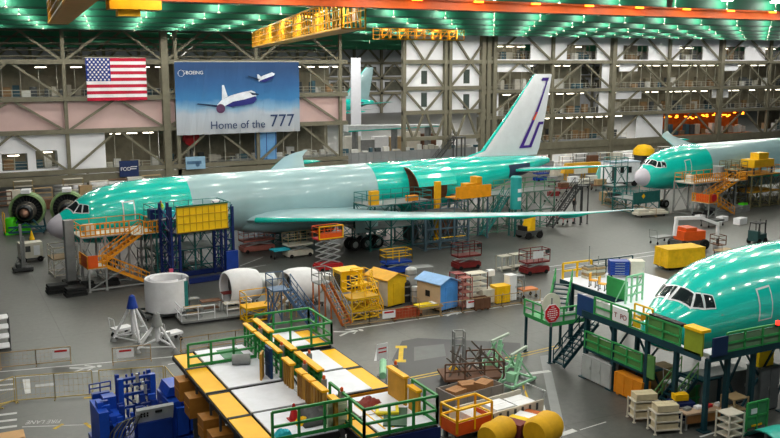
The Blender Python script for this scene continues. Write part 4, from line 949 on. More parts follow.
# walkway with white rails, tables and crates
t = thing('railed_walkway', 'low grey walkway with thin white rails beside the first engine cowl', 'walkway', on(182, 326), -.02)
MB().box(0, 5.6, 0, 4.2, .15, .3).build('deck', GRY, t); rail([(0, 4.2, .3), (0, 0, .3), (2.6, 0, .3)], 1.1, .03, 1.3).build('guardrail', WHT, t); rail([(3.6, 0, .3), (5.6, 0, .3), (5.6, 4.2, .3)], 1.1, .03, 1.3).build('guardrail', WHT, t); MB().box(.2, 5.4, .2, 4.0, 0, .15).build('base', DGRY, t)
q = on(182, 326)
for k, (x, y, l, w_, h, m, nm) in enumerate(((1.2, 1.2, 1.4, .7, .8, TAN, 'tan'), (2.9, 2.2, 1.6, .9, .9, BROWN, 'brown'), (4.4, 1.4, 1.3, .8, .7, OFFW, 'cream'), (1.6, 3.1, 1.2, .7, 1.0, GRY, 'grey'), (4.6, 3.2, .9, .9, 1.1, DRED, 'dark red'))):
    t = thing('work_table', nm + ' work table on the railed walkway', 'table', (q[0] + x, q[1] + y, .3)); MB().box(-l / 2, l / 2, -w_ / 2, w_ / 2, h - .06, h).build('top', m, t); legs(t, [(sx * l * .45, sy * w_ * .42) for sx in (-1, 1) for sy in (-1, 1)], h - .06, .06, GRY); MB().box(-l * .4, l * .4, -w_ * .35, w_ * .35, .25, .3).build('shelf', m, t)
t = thing('work_step', 'yellow flat topped work step before the first engine cowl', 'work step', on(247, 324), .05)
scaffold(t, 2.2, 1.4, 1.2, YEL, [1.2], 1, True, .08, DECKY, YEL, gaps=('s', ))
t = thing('step_unit', 'tan wheeled steps between the two engine cowls', 'steps', on(268, 320), .1); flight(t, (-.2, 0, .1), (1.6, 0, 1.9), .9, TAN, TAN); MB().box(1.6, 2.4, -.45, .45, 1.82, 1.9).build('landing', TAN, t); legs(t, [(1.7, -.4), (2.3, -.4), (1.7, .4), (2.3, .4)], 1.85, .07, TAN)
# slate blue steps
SB = mat('#4f6a8c', .5, 0, .15)
t = thing('mobile_steps', 'slate blue mobile steps before the second engine cowl', 'steps', on(287, 330), 0)
flight(t, (2.1, -.6, .1), (.4, .9, 3.0), 1.4, SB, SB); MB().box(-.9, .5, .5, 2.0, 2.92, 3.02).build('landing', SB, t); rail([(-.9, .5, 3.02), (-.9, 2.0, 3.02), (.5, 2.0, 3.02)], 1.1).build('guardrail', SB, t); legs(t, [(-.8, .6), (.3, 1.9), (-.8, 1.9)], 2.95, .09, SB)
m = MB(); xbrace(m, (-.8, .6), (-.8, 1.9), .3, 2.8); xbrace(m, (-.8, 1.9), (.3, 1.9), .3, 2.8); m.build('bracing', SB, t)
# orange and grey steps
t = thing('mobile_steps', 'orange sided mobile steps with grey hand rails', 'steps', on(334, 325), .15)
flight(t, (.7, -.8, .1), (.2, 1.5, 3.0), .9, mat('#b9652f', .5), GRY); MB().box(-.4, .8, 1.5, 2.6, 2.92, 3.02).build('landing', GRY, t); rail([(-.4, 1.5, 3.02), (-.4, 2.6, 3.02), (.8, 2.6, 3.02), (.8, 1.5, 3.02)], 1.1).build('guardrail', GRY, t); legs(t, [(-.35, 1.6), (.75, 1.6), (-.35, 2.5), (.75, 2.5)], 2.95, .09, mat('#b9652f', .5))
# yellow machines
t = thing('service_tower', 'yellow boxed service tower behind the orange sided steps', 'tower', on(348, 303), .05); legs(t, [(-.9, -.7), (.9, -.7), (-.9, .7), (.9, .7)], 2.0, .12, YEL); MB().box(-1, 1, -.8, .8, 1.2, 2.9).build('cabin', YEL, t); MB().box(-1.1, 1.1, -.9, .9, 2.9, 3.0).build('roof', YEL, t); MB().box(-1.0, -.95, -.6, .6, 1.3, 2.7).box(-.5, .5, -.84, -.8, 1.4, 2.6).build('door', DGRY, t)
t = thing('mobile_steps', 'bright yellow steps with platform beside the yellow roofed hut', 'steps', on(362, 312), .1); flight(t, (.4, -1.8, .1), (.4, .2, 2.2), 1.0, YEL, YEL); MB().box(-.2, 1.1, .2, 1.5, 2.12, 2.22).build('landing', YEL, t); rail([(-.2, .2, 2.2), (-.2, 1.5, 2.2), (1.1, 1.5, 2.2), (1.1, .2, 2.2)], 1.1).build('guardrail', YEL, t); legs(t, [(-.1, .3), (1.0, .3), (-.1, 1.4), (1.0, 1.4)], 2.15, .09, YEL)
t = thing('access_tower', 'tangled yellow access frame before the yellow tower', 'frame', on(352, 322), .08); scaffold(t, 2.4, 1.6, 1.8, mat('#dcae1c'), [.9, 1.8], 2, True, .08, mat('#c99a1a'), YEL)
# huts
def hut(label, px, py, rz, L, W, H, wall, roof, door):
    p = at(px, py); t = thing('tool_hut', label, 'hut', (p.x, p.y, 0), rz)
    MB().box(-L / 2, L / 2, -W / 2, W / 2, .15, H).build('walls', [wall], t)
    MB().prism([(-W / 2, H), (W / 2, H), (0, H + .42)], 'x', L / 2 - .02, L / 2 + .03).box(L / 2, L / 2 + .04, -W / 2, W / 2, .15, H).build('gable', door, t)
    MB().prism([(-W / 2 - .2, H - .03), (0, H + .45), (W / 2 + .2, H - .03), (W / 2 + .2, H + .05), (0, H + .54), (-W / 2 - .2, H + .05)], 'x', -L / 2 - .2, L / 2 + .2).build('roof', roof, t)
    MB().box(-.35, .15, -W / 2 - .04, -W / 2, 1.1, 1.6).build('window', BLK, t); MB().box(L / 2 + .04, L / 2 + .08, -.45, .45, .2, 2.0).build('door', door, t)
    MB().box(-L / 2, L / 2, -W / 2 + .1, W / 2 - .1, 0, .15).build('skid', BLK, t)
hut('cream hut with a yellow roof and yellow gable', 386, 303, -1.3, 2.7, 2.1, 2.35, OFFW, mat('#e3a92c', .5), mat('#d9b11e', .5)); hut('plywood hut with a pale blue roof and blue gable', 437, 307, -1.3, 2.7, 2.0, 2.3, mat('#c4ab8e', .7, 0, .12), mat('#8fb8e8', .5), mat('#4f93dc', .5))
cabinet('tall grey cabinet behind the blue gabled hut', on(421, 285), -.1, 1.9, 1.2, 1.7, GRY)
# pipes and drums between huts
for k, (px, py, r_, h) in enumerate(((405, 303, .45, 1.8), (411, 296, .5, 2.4), (415, 303, .4, 1.3))):
    t = thing('hose_drum', ('black and silver drum nearest the yellow hut', 'tall silver drum between the two huts', 'small silver drum touching the blue hut')[k], 'drum', on(px, py)); MB().lathe([(.02, .15), (r_, .15), (r_, h), (r_ * .7, h + .15), (.02, h + .2)], 'z', 16).build('body', (BLK, ALU, ALU)[k], t, True); MB().lathe([(r_ * 1.06, h * .4), (r_ * 1.06, h * .47)], 'z', 16).lathe([(r_ * 1.06, h * .8), (r_ * 1.06, h * .87)], 'z', 16).build('hoop', GRY, t); MB().box(-r_, r_, -r_, r_, 0, .15).build('base', DGRY, t)
crate('low rust red crate on the lane edge below the drums', on(400, 318), .02, 1.5, .9, .7, mat('#a8452a'), False); crate('low rust red crate on the lane edge touching the yellow board', on(413, 316), .02, 1.0, .9, .75, mat('#a8452a'), False)
cart('trolley carrying a tilted yellow board before the plywood hut', on(428, 314), .05, 2.2, 1.1, .75, TAN)
t = thing('board', 'bright yellow board lying on the trolley before the plywood hut', 'board', (on(428, 314)[0] - .2, on(428, 314)[1], .76), .05); MB().box(-.9, .9, -.5, .5, 0, .1).build('panel', mat('#f0d21c'), t); MB().box(.5, .8, -.4, .4, .1, .16).build('paper', WHT, t)
for k, (px, py, m, H) in enumerate(((457, 306, DRED, 2.9), (464, 308, PRED, 2.7))):
    rack(('dark red narrow rack beside the blue gable', 'faded red narrow rack next to the white stacked rack')[k], on(px, py), 0, .9, 1.0, H, m, 5)
rack('tall rack stacked with white and brown trays', on(475, 303), 0, 1.7, 1.1, 2.7, BROWN, 6, md=OFFW)
crate('white bin on wheels beside the tall tray rack', on(486, 303), 0, 1.2, .9, 1.2, OFFW, True, 'bin', 'bin'); crate('brown slatted trolley box on the lane edge, before the tray rack', on(480, 309), 0, 1.4, .8, 1.0, BROWN, False)
t = thing('floor_machine', 'small white machine on a post behind the yellow bin', 'machine', on(490, 298)); MB().box(-.25, .25, -.25, .25, 0, .3).box(-.08, .08, -.08, .08, .3, 2.0).build('stand', GRY, t); MB().box(-.3, .3, -.25, .25, 2.0, 2.5).build('head', WHT, t)
cabinet('yellow bin cabinet beside the white locker', on(500, 302), .02, 1.4, 1.0, 1.45, YEL, None, 2, 'bin', 'bin'); cabinet('tall narrow white locker beside the yellow bin', on(510, 300), .02, .75, .8, 2.2, WHT, None, 1, 'locker', 'locker')
rack('grey mesh trolley right of the white locker', on(517, 298), 0, .8, .9, 2.1, GRY, 3); cart('trolley with an orange tray at the end of the equipment row', on(527, 297), 0, 1.6, 1.0, .8, TAN, mat('#d9824a'))
fence('thin tan fence in front of the huts along the lane', [(*at(345, 327).xy, 0), (*at(440, 315.5).xy, 0)], 1.0, TAN, (.45, RED)); fence('thin tan fence in front of the racks along the lane', [(*at(441, 315.3).xy, 0), (*at(540, 301).xy, 0)], 1.0, TAN, (.3, RED))
# barriers on the west floor
fence('tan barrier with a red banded sign beside the white floor line', [(*at(1, 369).xy, 0), (*at(71, 362).xy, 0)], 1.1, TAN, (.86, RED)); fence('tan barrier with a red banded sign near the tripod jacks', [(*at(113, 364).xy, 0), (*at(151, 360).xy, 0)], 1.1, TAN, (.33, RED))
fence('thin tan fence behind the green railed platform', [(*at(181, 352).xy, 0), (*at(262, 340).xy, 0)], 1.0, TAN)
rack('dark rack of white parts cut by the frame edge', on(1, 349), 0, 1.2, 1.2, 2.4, DGRY, 4, md=WHT)
# boom lift and tarpaulin crate
t = thing('boom_lift', 'orange boom lift with a folded white arm', 'boom lift', on(688, 249), -.12)
MB().box(-1.8, 1.6, -1.0, 1.0, .55, 1.1).build('chassis', DGRY, t); MB().box(-1.3, 1.5, -.9, .9, 1.1, 2.1).box(-1.0, .4, -.8, .8, 2.1, 2.5).build('turret', ORR, t)
for sx in (-1.3, 1.3):
    for sy in (-1, 1): MB().lathe([(.1, -.2), (.55, -.2), (.6, 0), (.55, .2), (.1, .2)], 'y', 16, (sx, sy, .6)).build('wheel', RUB, t, True)
MB().bar((-1.9, 0, 1.6), (-1.7, 0, 3.6), .3).bar((-1.9, 0, 3.5), (1.4, 0, 3.4), .34).bar((1.4, 0, 3.4), (3.6, -.2, 2.6), .3).bar((3.6, -.2, 2.75), (3.7, -.2, 1.0), .26).build('arm', WHT, t)
b = MB(); rail([(3.3, -.9, .35), (4.3, -.9, .35), (4.3, .5, .35), (3.3, .5, .35), (3.3, -.9, .35)], 1.0, .03, 1.0, (.5, ), b); b.box(3.3, 4.3, -.9, .5, .28, .35); b.build('basket', BROWN, t); MB().bar((3.7, -.2, .3), (3.7, -.2, 1.2), .16).build('basket_mount', DGRY, t)
t = thing('covered_crate', 'big box covered with a yellow tarpaulin near the boom lift', 'covered crate', on(679, 267), -.12)
m = MB(); n = 14; Lx, Wy, Hh = 4.4, 2.2, 2.1; ring0 = []; 
def ringpts(off, wob, z):
    o = []
    per = [(-1, -1), (0, -1), (1, -1), (1, 0), (1, 1), (0, 1), (-1, 1), (-1, 0)]
    for i in range(8):
        a = per[i]; b = per[(i + 1) % 8]
        for k in range(4):
            u = k / 4; x = a[0] + (b[0] - a[0]) * u; y = a[1] + (b[1] - a[1]) * u; w = wob * math.sin((i * 4 + k) * 2.3)
            o.append((x * (Lx / 2 + off) * (1 + w * .03), y * (Wy / 2 + off) * (1 + w * .05), z + wob * .04 * math.cos((i * 4 + k) * 1.7)))
    return o
rings = [ringpts(.1, 1, .3), ringpts(.06, .9, .9), ringpts(0, .5, 1.6), ringpts(0, .2, 2.1), [(x * .55, y * .55, 2.16) for x, y, z in ringpts(0, 0, 2)]]
vs = [p for r in rings for p in r]; N = 32; fs = [(i * N + k, i * N + (k + 1) % N, (i + 1) * N + (k + 1) % N, (i + 1) * N + k) for i in range(4) for k in range(N)] + [tuple(4 * N + k for k in range(N))]
m.add(vs, fs).build('tarpaulin', mat('#e3b21a', .6, 0, .2, 2), t); MB().box(-2.1, 2.1, -1, 1, .18, 1.9).build('crate', BROWN, t)
for sx in (-1.8, 1.8):
    for sy in (-.9, .9): castor(t, sx, sy, .08)
t = thing('forklift', 'dark teal forklift on the open floor above the big nose', 'forklift', on(757, 243), .2); MB().box(-1, .9, -.6, .6, .3, 1.1).box(-1.0, -.5, -.6, .6, 1.1, 1.5).build('body', mat('#2c4a4a'), t); f = MB()
for x in (-.9, .6):
    for y in (-.55, .55): f.bar((x, y, 1.1), (x * .8, y, 2.3), .08)
f.box(-.8, .55, -.6, .6, 2.3, 2.38); f.build('cab_frame', BLK, t); MB().bar((1.0, -.35, .1), (1.0, -.35, 2.6), .1).bar((1.0, .35, .1), (1.0, .35, 2.6), .1).bar((1.05, -.3, .12), (2.1, -.3, .1), .1, .05).bar((1.05, .3, .12), (2.1, .3, .1), .1, .05).build('mast', DGRY, t)
for sx in (-.7, .6):
    for sy in (-.6, .6): MB().lathe([(.05, -.12), (.32, -.12), (.32, .12), (.05, .12)], 'y', 12, (sx, sy, .32)).build('wheel', RUB, t, True)
cart('brown flat trolley between the boom lift and the big nose', on(724, 256), .1, 2.2, 1.2, .7, BROWN, TAN); cart('grey flat trolley left of the boom lift', on(661, 243), .1, 2.6, 1.2, .8, GRY); cart('dark trolley of parts behind the boom lift arm', on(712, 226), .1, 3.0, 1.3, .8, DGRY)
# ---------------------------------------------------------------- railed deck platform in front
DZ = 5.0; CAPY = mat('#f7b500', .5, 0, .06); BRD = mat('#b88a3a', .6, 0, .2)
def deck_bank(label, y_bays, white, yellow, name='deck_platform'):
    t = thing(name, label, 'work platform', (0, 0, 0))
    for (y0, y1) in y_bays:
        MB().box(white[0] + .05, white[1], y0 + .05, y1 - .05, DZ - .08, DZ).build('white_deck', DECKW, t)
        MB().box(yellow[0], yellow[1] - .05, y0 + .05, y1 - .05, DZ - .16, DZ - .07).build('yellow_deck', DECKY, t)
    ya, yb = y_bays[0][0], y_bays[-1][1]; xa, xb = min(white[0], yellow[0]), max(white[1], yellow[1])
    f = MB()
    for (y0, y1) in y_bays:
        for y in (y0, y1): f.box(xa, xb, y - .06, y + .06, DZ - .45, DZ - .05)
    for x in (white[0], white[1], yellow[0], yellow[1]): f.box(x - .07, x + .07, ya, yb, DZ - .32, DZ - .12)
    f.build('edge_frame', BLK, t)
    n = len(y_bays)
    for (y0, y1) in y_bays:
        for x in (xa + .5, xb - .5): MB().box(x - .12, x + .12, y0 + .2, y0 + .44, 0, DZ - .45).box(x - .3, x + .3, y0, y0 + .6, 0, .08).build('leg', DGRY, t)
    b = MB()
    for (y0, y1) in y_bays: xbrace(b, (xa + .5, y0 + .3), (xb - .5, y0 + .3), .4, DZ - .6, .08)
    b.build('bracing', DGRY, t)
    return t
west = deck_bank('raised platform of white decks with yellow flaps on its outer side, nearest the blue machine', [(32.4, 35.75), (35.85, 38.95), (39.2, 42.85), (42.95, 45.4)], (11.5, 14.15), (10.45, 11.5))
east = deck_bank('raised platform of white decks with yellow flaps facing the dark floor patch', [(36.1, 39.25), (39.4, 42.65), (43.2, 46.5)], (15.3, 17.5), (17.5, 18.45), 'deck_platform')
south = deck_bank('raised white deck with green rails carrying the dark board', [(31.1, 33.3), (33.3, 35.5)], (15.5, 18.1), (14.75, 15.5), 'deck_platform')
rail([(10.6, 42.9, DZ), (14.1, 42.9, DZ)], 1.2, .05, 1.1, (.45, ), None, True).build('guardrail', GRN, west)
rail([(14.95, 43.2, DZ), (18.5, 43.2, DZ), (18.5, 46.5, DZ), (15.3, 46.5, DZ)], 1.2, .05, 1.1, (.45, ), None, True).build('guardrail', GRN, east)
rail([(14.7, 32.4, DZ), (14.7, 31.1, DZ), (18.1, 31.1, DZ), (18.1, 33.3, DZ)], 1.25, .05, 1.2, (.5, ), None, True).build('guardrail', GRN, south)
rail([(11.3, 32.5, DZ), (14.7, 32.5, DZ), (14.7, 34.6, DZ)], 1.25, .05, 1.0, (.5, ), None, True).build('guardrail', GRN, west)
MB().box(12.6, 13.7, 43.4, 44.9, DZ, DZ + .03).build('green_patch', mat('#4f8a68', .6), west)
for k, (y0, y1) in enumerate(((37.7, 38.8), (36.2, 37.0), (35.2, 36.05), (33.8, 35.05), (32.6, 33.3))):
    b = MB().box(14.1, 14.22, y0, y1, DZ, 6.15).build('partition_board', BRD, west)
    r = MB()
    for j in range(1, 4): r.box(14.05, 14.1, y0 + (y1 - y0) * j / 4 - .04, y0 + (y1 - y0) * j / 4 + .04, DZ, 6.15)
    r.build('board_rib', mat('#9a7030', .6), b); MB().box(14.0, 14.32, y0, y1, 6.15, 6.25).build('cap', CAPY, b)
for k, (y0, y1) in enumerate(((39.6, 42.2), (36.2, 39.2), (42.9, 45.6))):
    x = 14.95; b = rail([(x, y0, DZ), (x, y1, DZ)], 1.2, .05, .55, (.25, .5, .75)).build('lattice_board', GRN, east); MB().box(x + .05, x + .09, y0, y1, DZ, 6.15).build('panel', mat('#39705a', .5), b)
    MB().box(x - .16, x + .18, y0, y1, 6.2, 6.3).build('cap', CAPY, b)
for k, (y0, y1) in enumerate(((39.5, 41.4), (41.6, 43.2), (43.4, 45.0))):
    b = rail([(14.22, y0, DZ), (14.22, y1, DZ)], 1.2, .05, .6, (.3, .6)).build('lattice_board', GRN, west); MB().box(14.1, 14.36, y0, y1, 6.2, 6.29).build('cap', CAPY, b)
MB().box(15.3, 18.4, 36.0, 36.12, 4.15, 4.9).build('orange_fascia', mat('#d98a1a', .5), east); MB().box(15.3, 18.4, 36.13, 36.2, 3.0, 4.5).build('skirt', DGRY, east)
for k, (y0, y1) in enumerate(((33.5, 35.2), (32.3, 33.2))):
    MB().box(17.85, 17.97, y0, y1, DZ, 6.25 - .25 * k).build('partition_board', mat('#c8922a', .6), south); MB().box(17.77, 18.05, y0, y1, 6.25 - .25 * k, 6.35 - .25 * k).build('cap', CAPY, south)
MB().box(14.7, 18.2, 30.95, 31.05, 4.2, 4.9).build('navy_fascia', NAVY, south)
# bollards with orange tips
bl = None
for k, (x, y) in enumerate(((14.6, 37.3), (14.6, 35.0), (14.7, 33.3), (14.62, 40.4), (15.6, 39.2), (14.6, 43.6), (18.3, 35.3))):
    t = thing('post_lamp', ('grey post with orange tip between the two rows of boards, middle', 'grey post with orange tip beside the tan boards', 'grey post with orange tip before the tan boards, nearest the camera', 'grey post with orange tip among the green lattice boards', 'grey post with orange tip standing on the east white deck', 'grey post with orange tip at the far end of the board rows', 'grey post with orange tip beside the tall tan board')[k], 'post', (x, y, 4.0 if k not in (4, ) else DZ), 0)
    MB().box(-.1, .1, -.1, .1, 0, 2.3 if k != 4 else 1.1).build('post', GRY, t); MB().lathe([(.07, 0), (.07, .14), (.02, .18)], 'z', 10, (0, 0, 2.3 if k != 4 else 1.1)).build('tip', ORR, t)
    if k != 4: MB().box(-.12, .12, -.12, .12, -4.0, 0).build('pole', DGRY, t)
# things lying on the decks
t = thing('rolled_mat', 'rolled grey mat lying on the first white deck', 'mat', (13.1, 42.2, DZ), -.35); MB().lathe([(.05, -.45), (.27, -.45), (.27, .45), (.05, .45)], 'x', 16, (0, 0, .27)).build('roll', GRY, t, True); MB().box(-.45, .45, 0, .55, 0, .03).build('loose_end', GRY, t)
t = thing('panel', 'navy blue panel propped upright on the first white deck', 'panel', (13.75, 39.75, DZ), 0); MB().box(-.06, .06, -.3, .5, 0, 1.5).box(-.09, -.06, -.2, .4, .2, .7).box(-.09, -.06, -.2, .4, .85, 1.35).build('panel', mat('#233f66'), t)
t = thing('panel', 'plywood panel propped beside the navy panel', 'panel', (13.35, 39.75, DZ), -.5); MB().box(-.05, .05, -.3, .4, 0, 1.3).box(-.08, -.05, -.05, .05, 0, 1.3).build('panel', BRD, t)
t = thing('marker_cone', 'red cone standing on the west deck beside the dark tarpaulin', 'cone', (12.9, 34.3, DZ)); MB().lathe([(.22, .04), (.05, .7), (.02, .72)], 'z', 14).build('cone', RED, t, True); MB().box(-.25, .25, -.25, .25, 0, .04).build('base', RED, t)
def heap(label, name, cat, loc, L, W, H, m, seed, rz=0):
    r = random.Random(seed); vs = []; fs = []; n = 10
    for i in range(n + 1):
        for j in range(n + 1):
            u = i / n * 2 - 1; v = j / n * 2 - 1; d = max(abs(u), abs(v)); hh = H * (1 - d ** 3) * (.6 + .5 * r.random()) if d < 1 else 0
            vs.append((u * L / 2, v * W / 2, hh + .01))
    for i in range(n):
        for j in range(n): fs.append((i * (n + 1) + j, (i + 1) * (n + 1) + j, (i + 1) * (n + 1) + j + 1, i * (n + 1) + j + 1))
    o = MB().add(vs, fs).build(name, m, None, True, loc); o.rotation_euler.z = rz; return tag(o, label, cat)
heap('crumpled dark grey tarpaulin on the west deck', 'tarpaulin', 'tarpaulin', (13.75, 33.9, DZ), 1.6, 1.5, .55, DGRY, 2); heap('yellow bag lying beside the red cone', 'bag', 'bag', (13.05, 33.7, DZ), .6, .5, .3, YEL, 3); heap('bright blue plastic sheet at the near edge of the west deck', 'sheet', 'sheet', (11.9, 32.9, DZ), .7, .5, .3, CYAN, 4)
t = thing('panel', 'pale green panel leaning at the near rail of the west deck', 'panel', (14.3, 32.9, DZ), .2); MB().box(-.5, .5, -.05, .05, .02, 1.1).box(-.4, .4, -.08, -.05, .2, .5).box(-.4, .4, -.08, -.05, .6, .9).build('panel', mat('#b9c4a8'), t)
t = thing('board', 'dark green board lying under the paper on the near deck', 'board', (16.9, 32.6, DZ), -.5); MB().box(-.5, .5, -1.1, .9, .0, .07).build('panel', mat('#3a5a48'), t)
t = thing('satchel', 'yellow folder with white papers on the near deck', 'folder', (16.8, 33.2, DZ + .075), -.45); MB().box(-.5, .5, -.45, .45, 0, .1).build('cover', mat('#f0dc3a'), t); MB().box(-.36, .36, -.32, .32, .1, .13).build('paper', WHT, t)
heap('red and brown coiled straps on the near deck', 'strap_coil', 'straps', (16.5, 34.5, DZ), 1.0, .8, .3, mat('#8a3a34'), 5, .4)
fr = MB()
for a, b in (((15.9, 31.6), (15.9, 34.6)), ((15.9, 34.6), (16.3, 34.6)), ((16.3, 34.6), (16.3, 31.6))): fr.bar((*a, DZ + .012), (*b, DZ + .012), .06, .02)
fr.build('yellow_outline', YEL, south)
# stored timber and boxes hanging below the west flaps
for k, (y, z) in enumerate(((42.6, 3.6), (40.7, 3.4), (38.3, 3.2), (36.8, 3.0))):
    b = MB().box(9.9, 10.9, y - .5, y + .5, z, z + 1.0).box(9.87, 9.9, y - .5, y + .5, z + .45, z + .55).build('hanging_locker', mat('#a8702c', .6, 0, .25), west); MB().bar((10.4, y, z + 1), (10.4, y, DZ - .2), .1).build('hanger', DGRY, b)
for k, (px, py, m, nm) in enumerate(((190, 412, GRY, 'grey'), (196, 424, BROWN, 'brown'), (204, 434, OFFW, 'cream'), (199, 405, DGRY, 'dark'))):
    rack(nm + ' shelf of parts below the west platform edge', on(px, py), 0, 1.4, 1.0, 1.8, m, 3)
# sign on a post
p = at(382, 376); t = thing('sign_post', 'white notice board with red print on a thin post', 'sign', (p.x, p.y, 0), .1); MB().tube((0, 0, .03), (0, 0, 1.9), .05, 8).build('post', GRY, t); MB().lathe([(.02, 0), (.35, 0), (.35, .05), (.02, .06)], 'z', 14).build('base', DGRY, t); s = MB().box(-.4, .4, -.05, -.02, 1.1, 2.2).build('board', WHT, t); MB().box(-.3, .3, -.07, -.05, 1.85, 1.93).box(-.3, .3, -.07, -.05, 1.6, 1.68).build('red_print', RED, s)
p = at(383, 389); t = thing('tube', 'pale green tube on trestles beside the yellow flaps', 'tube', (p.x, p.y, 0), 1.1); MB().tube((-1.2, 0, 1.3), (1.4, 0, 1.3), .22, 12).build('tube', LGRN, t); legs(t, [(-.9, -.2), (1.0, -.2), (-.9, .2), (1, .2)], 1.1, .08, GRY)
# ---------------------------------------------------------------- blue machine
BM = mat('#1f4fbe', .4, 0, .25); BM2 = mat('#183a92', .45, 0, .25)
t = thing('assembly_machine', 'large royal blue machine with a pale control panel', 'machine', (*at(148, 441).xy, 0), .05)
MB().box(-2.7, 2.7, -1.6, 1.9, .0, .35).build('base', BM2, t)
MB().box(-2.7, -2.2, -1.2, 1.0, .35, 2.5).box(-2.1, -1.5, -.9, 1.2, .35, 2.1).box(-2.0, -1.6, -1.25, -.9, .35, 1.7).box(-2.15, -1.5, .2, .9, 2.1, 2.75).box(-2.6, -2.3, -.5, .1, 2.5, 2.8).build('side_housing', BM, t); MB().box(.95, 1.6, -1.0, 1.4, .35, 2.3).box(1.7, 2.2, -.8, 1.2, .35, 2.5).box(2.25, 2.6, -1.0, .6, .35, 1.9).build('side_housing', BM, t); MB().prism([(1.0, 2.4), (2.2, 2.4), (2.0, 2.9), (1.2, 2.9)], 'y', -.4, 1.2).build('cover', BM, t)
for x in (-1.15, .55):
    MB().box(x - .14, x + .14, .5, .8, .35, 3.5).build('upright', BM, t); MB().box(x - .1, x + .1, 1.3, 1.5, .35, 3.5).build('upright', BM2, t)
b = MB()
for z in (1.0, 1.8, 2.5, 3.0, 3.35): b.box(-1.15, .55, .55, .75, z, z + .14)
for x in (-.75, -.45, -.1, .2): b.tube((x, .9, .4), (x, .9, 3.6), .06, 8)
b.bar((-1.1, .6, 2.6), (-.3, .6, 1.9), .1).bar((.5, .6, 2.6), (-.3, .6, 1.9), .1); b.build('gantry', BM2, t)
pp = MB()
for x, z in ((-.62, 3.05), (-.3, 2.9), (0, 3.1), (-.5, 2.2), (.1, 2.3)): pp.tube((x, .5, z), (x, .42, z), .09, 10)
for x, z in ((-.3, 3.45), (.1, 2.75)): pp.cb((x, .45, z), (.14, .1, .5))
pp.build('fittings', ALU, t)
c = MB().prism([(-.9, 1.55), (-1.1, 1.5), (-1.35, 2.3), (-1.2, 2.4)], 'x', -.85, 1.1).build('control_panel', mat('#c3c8cc', .5), t); k_ = MB()
for i in range(6): k_.cb((-.6 + .1 * (i % 3) * 1.6, -1.27 - .02 * (i // 3), 1.95 + .15 * (i // 3)), (.08, .12, .08))
k_.cb((.3, -1.3, 2.1), (.35, .1, .12)); k_.build('button', BLK, c); MB().box(-.8, 1.0, -1.3, -.5, .35, 1.55).build('console_base', BM2, t)
for k in range(26):
    r = R.random; x = -2.5 + 5 * r(); z = 1.6 + r() * 1.1; MB().cb((x, -1.25 + 1.2 * r(), z), (.12 + .3 * r(), .2, .15 + .4 * r())).build('valve_block', (BM, BM2)[k % 2], t)
for k in range(7):
    x = -2.4 + .2 * k; MB().path([(x, -1.25, .5 + .1 * k), (x + .2, -1.35, 1.4), (x + .6, -1.3, 1.8 + .05 * k), (x + 1.2, -1.1, 1.9)], .035).build('hose', (DGRY, GRY)[k % 2], t)
MB().box(1.3, 1.9, -1.25, -1.0, .5, 2.0).box(2.0, 2.4, -1.2, -1.0, .6, 2.1).build('cabinet_door', BM, t); rail([(-2.6, 1.4, 2.7), (-1.5, 1.4, 2.7)], .5, .03, .6).build('guardrail', BM2, t)
MB().box(-2.5, -1.6, 1.2, 1.5, .35, 2.7).build('rail_support', BM2, t)
fence('tan fence along the back of the blue machine', [(*at(17, 402).xy, 0), (*at(93, 396).xy, 0)], 1.6, mat('#b9a160', .6)); fence('tan fence right behind the blue machine tower', [(*at(100, 395.5).xy, 0), (*at(164, 391).xy, 0)], 1.6, mat('#b9a160', .6)); fence('tan fence running towards the camera beside the blue machine', [(*at(166, 391).xy, 0), (*at(199, 432).xy, 0)], 1.6, mat('#b9a160', .6))
fence('slanting tan fence at the crossing left of the blue machine', [(*at(0, 408).xy, 0), (*at(15, 402).xy, 0)], 1.6, mat('#b9a160', .6))
crate('plywood box at the lower frame corner beside the crossing', on(10, 449), 0, 1.4, 1.0, .7, mat('#d2a878', .7), True)
# ---------------------------------------------------------------- trolleys right of the platform
t = thing('tool_trolley', 'brown railed trolley with tangled metal frames', 'trolley', on(470, 380), -.3)
MB().box(-1.9, 1.9, -1.1, 1.1, .35, .5).build('bed', BROWN, t); 
for sx in (-1.6, 1.6):
    for sy in (-.9, .9): castor(t, sx, sy, .12)
rail([(-1.9, -1.1, .5), (1.9, -1.1, .5)], 1.0, .04, 1.2).build('guardrail', BROWN, t); rail([(1.9, -1.1, .5), (1.9, 1.1, .5), (0, 1.1, .5)], 1.1, .04, 1.0).build('guardrail', BROWN, t)
b = MB(); b.bar((-1.8, -1, 1.9), (-.4, -1, .6), .08).bar((.3, -.9, 2.3), (1.8, -.9, .7), .1).bar((.3, .9, 2.3), (1.8, .9, .7), .1)
for k in range(14): b.bar((R.uniform(-1.5, 1.4), R.uniform(-.8, .9), .5), (R.uniform(-1.2, 1.2), R.uniform(-.7, .8), R.uniform(1.2, 2.3)), .08)
b.build('frame_tangle', mat('#6d635c', .5, .2), t); rail([(-.9, .6, .5), (-.9, 1.1, .5), (-.2, 1.1, .5), (-.2, .6, .5)], 2.5, .04, .6, (.6, .8)).build('ladder_frame', GRY, t); heap('yellow rag lying on the brown trolley bed', 'rag', 'rag', (on(453, 377)[0], on(453, 377)[1], .52), .5, .4, .25, YEL, 6)
MINT = mat('#9fd6b0', .5, 0, .12)
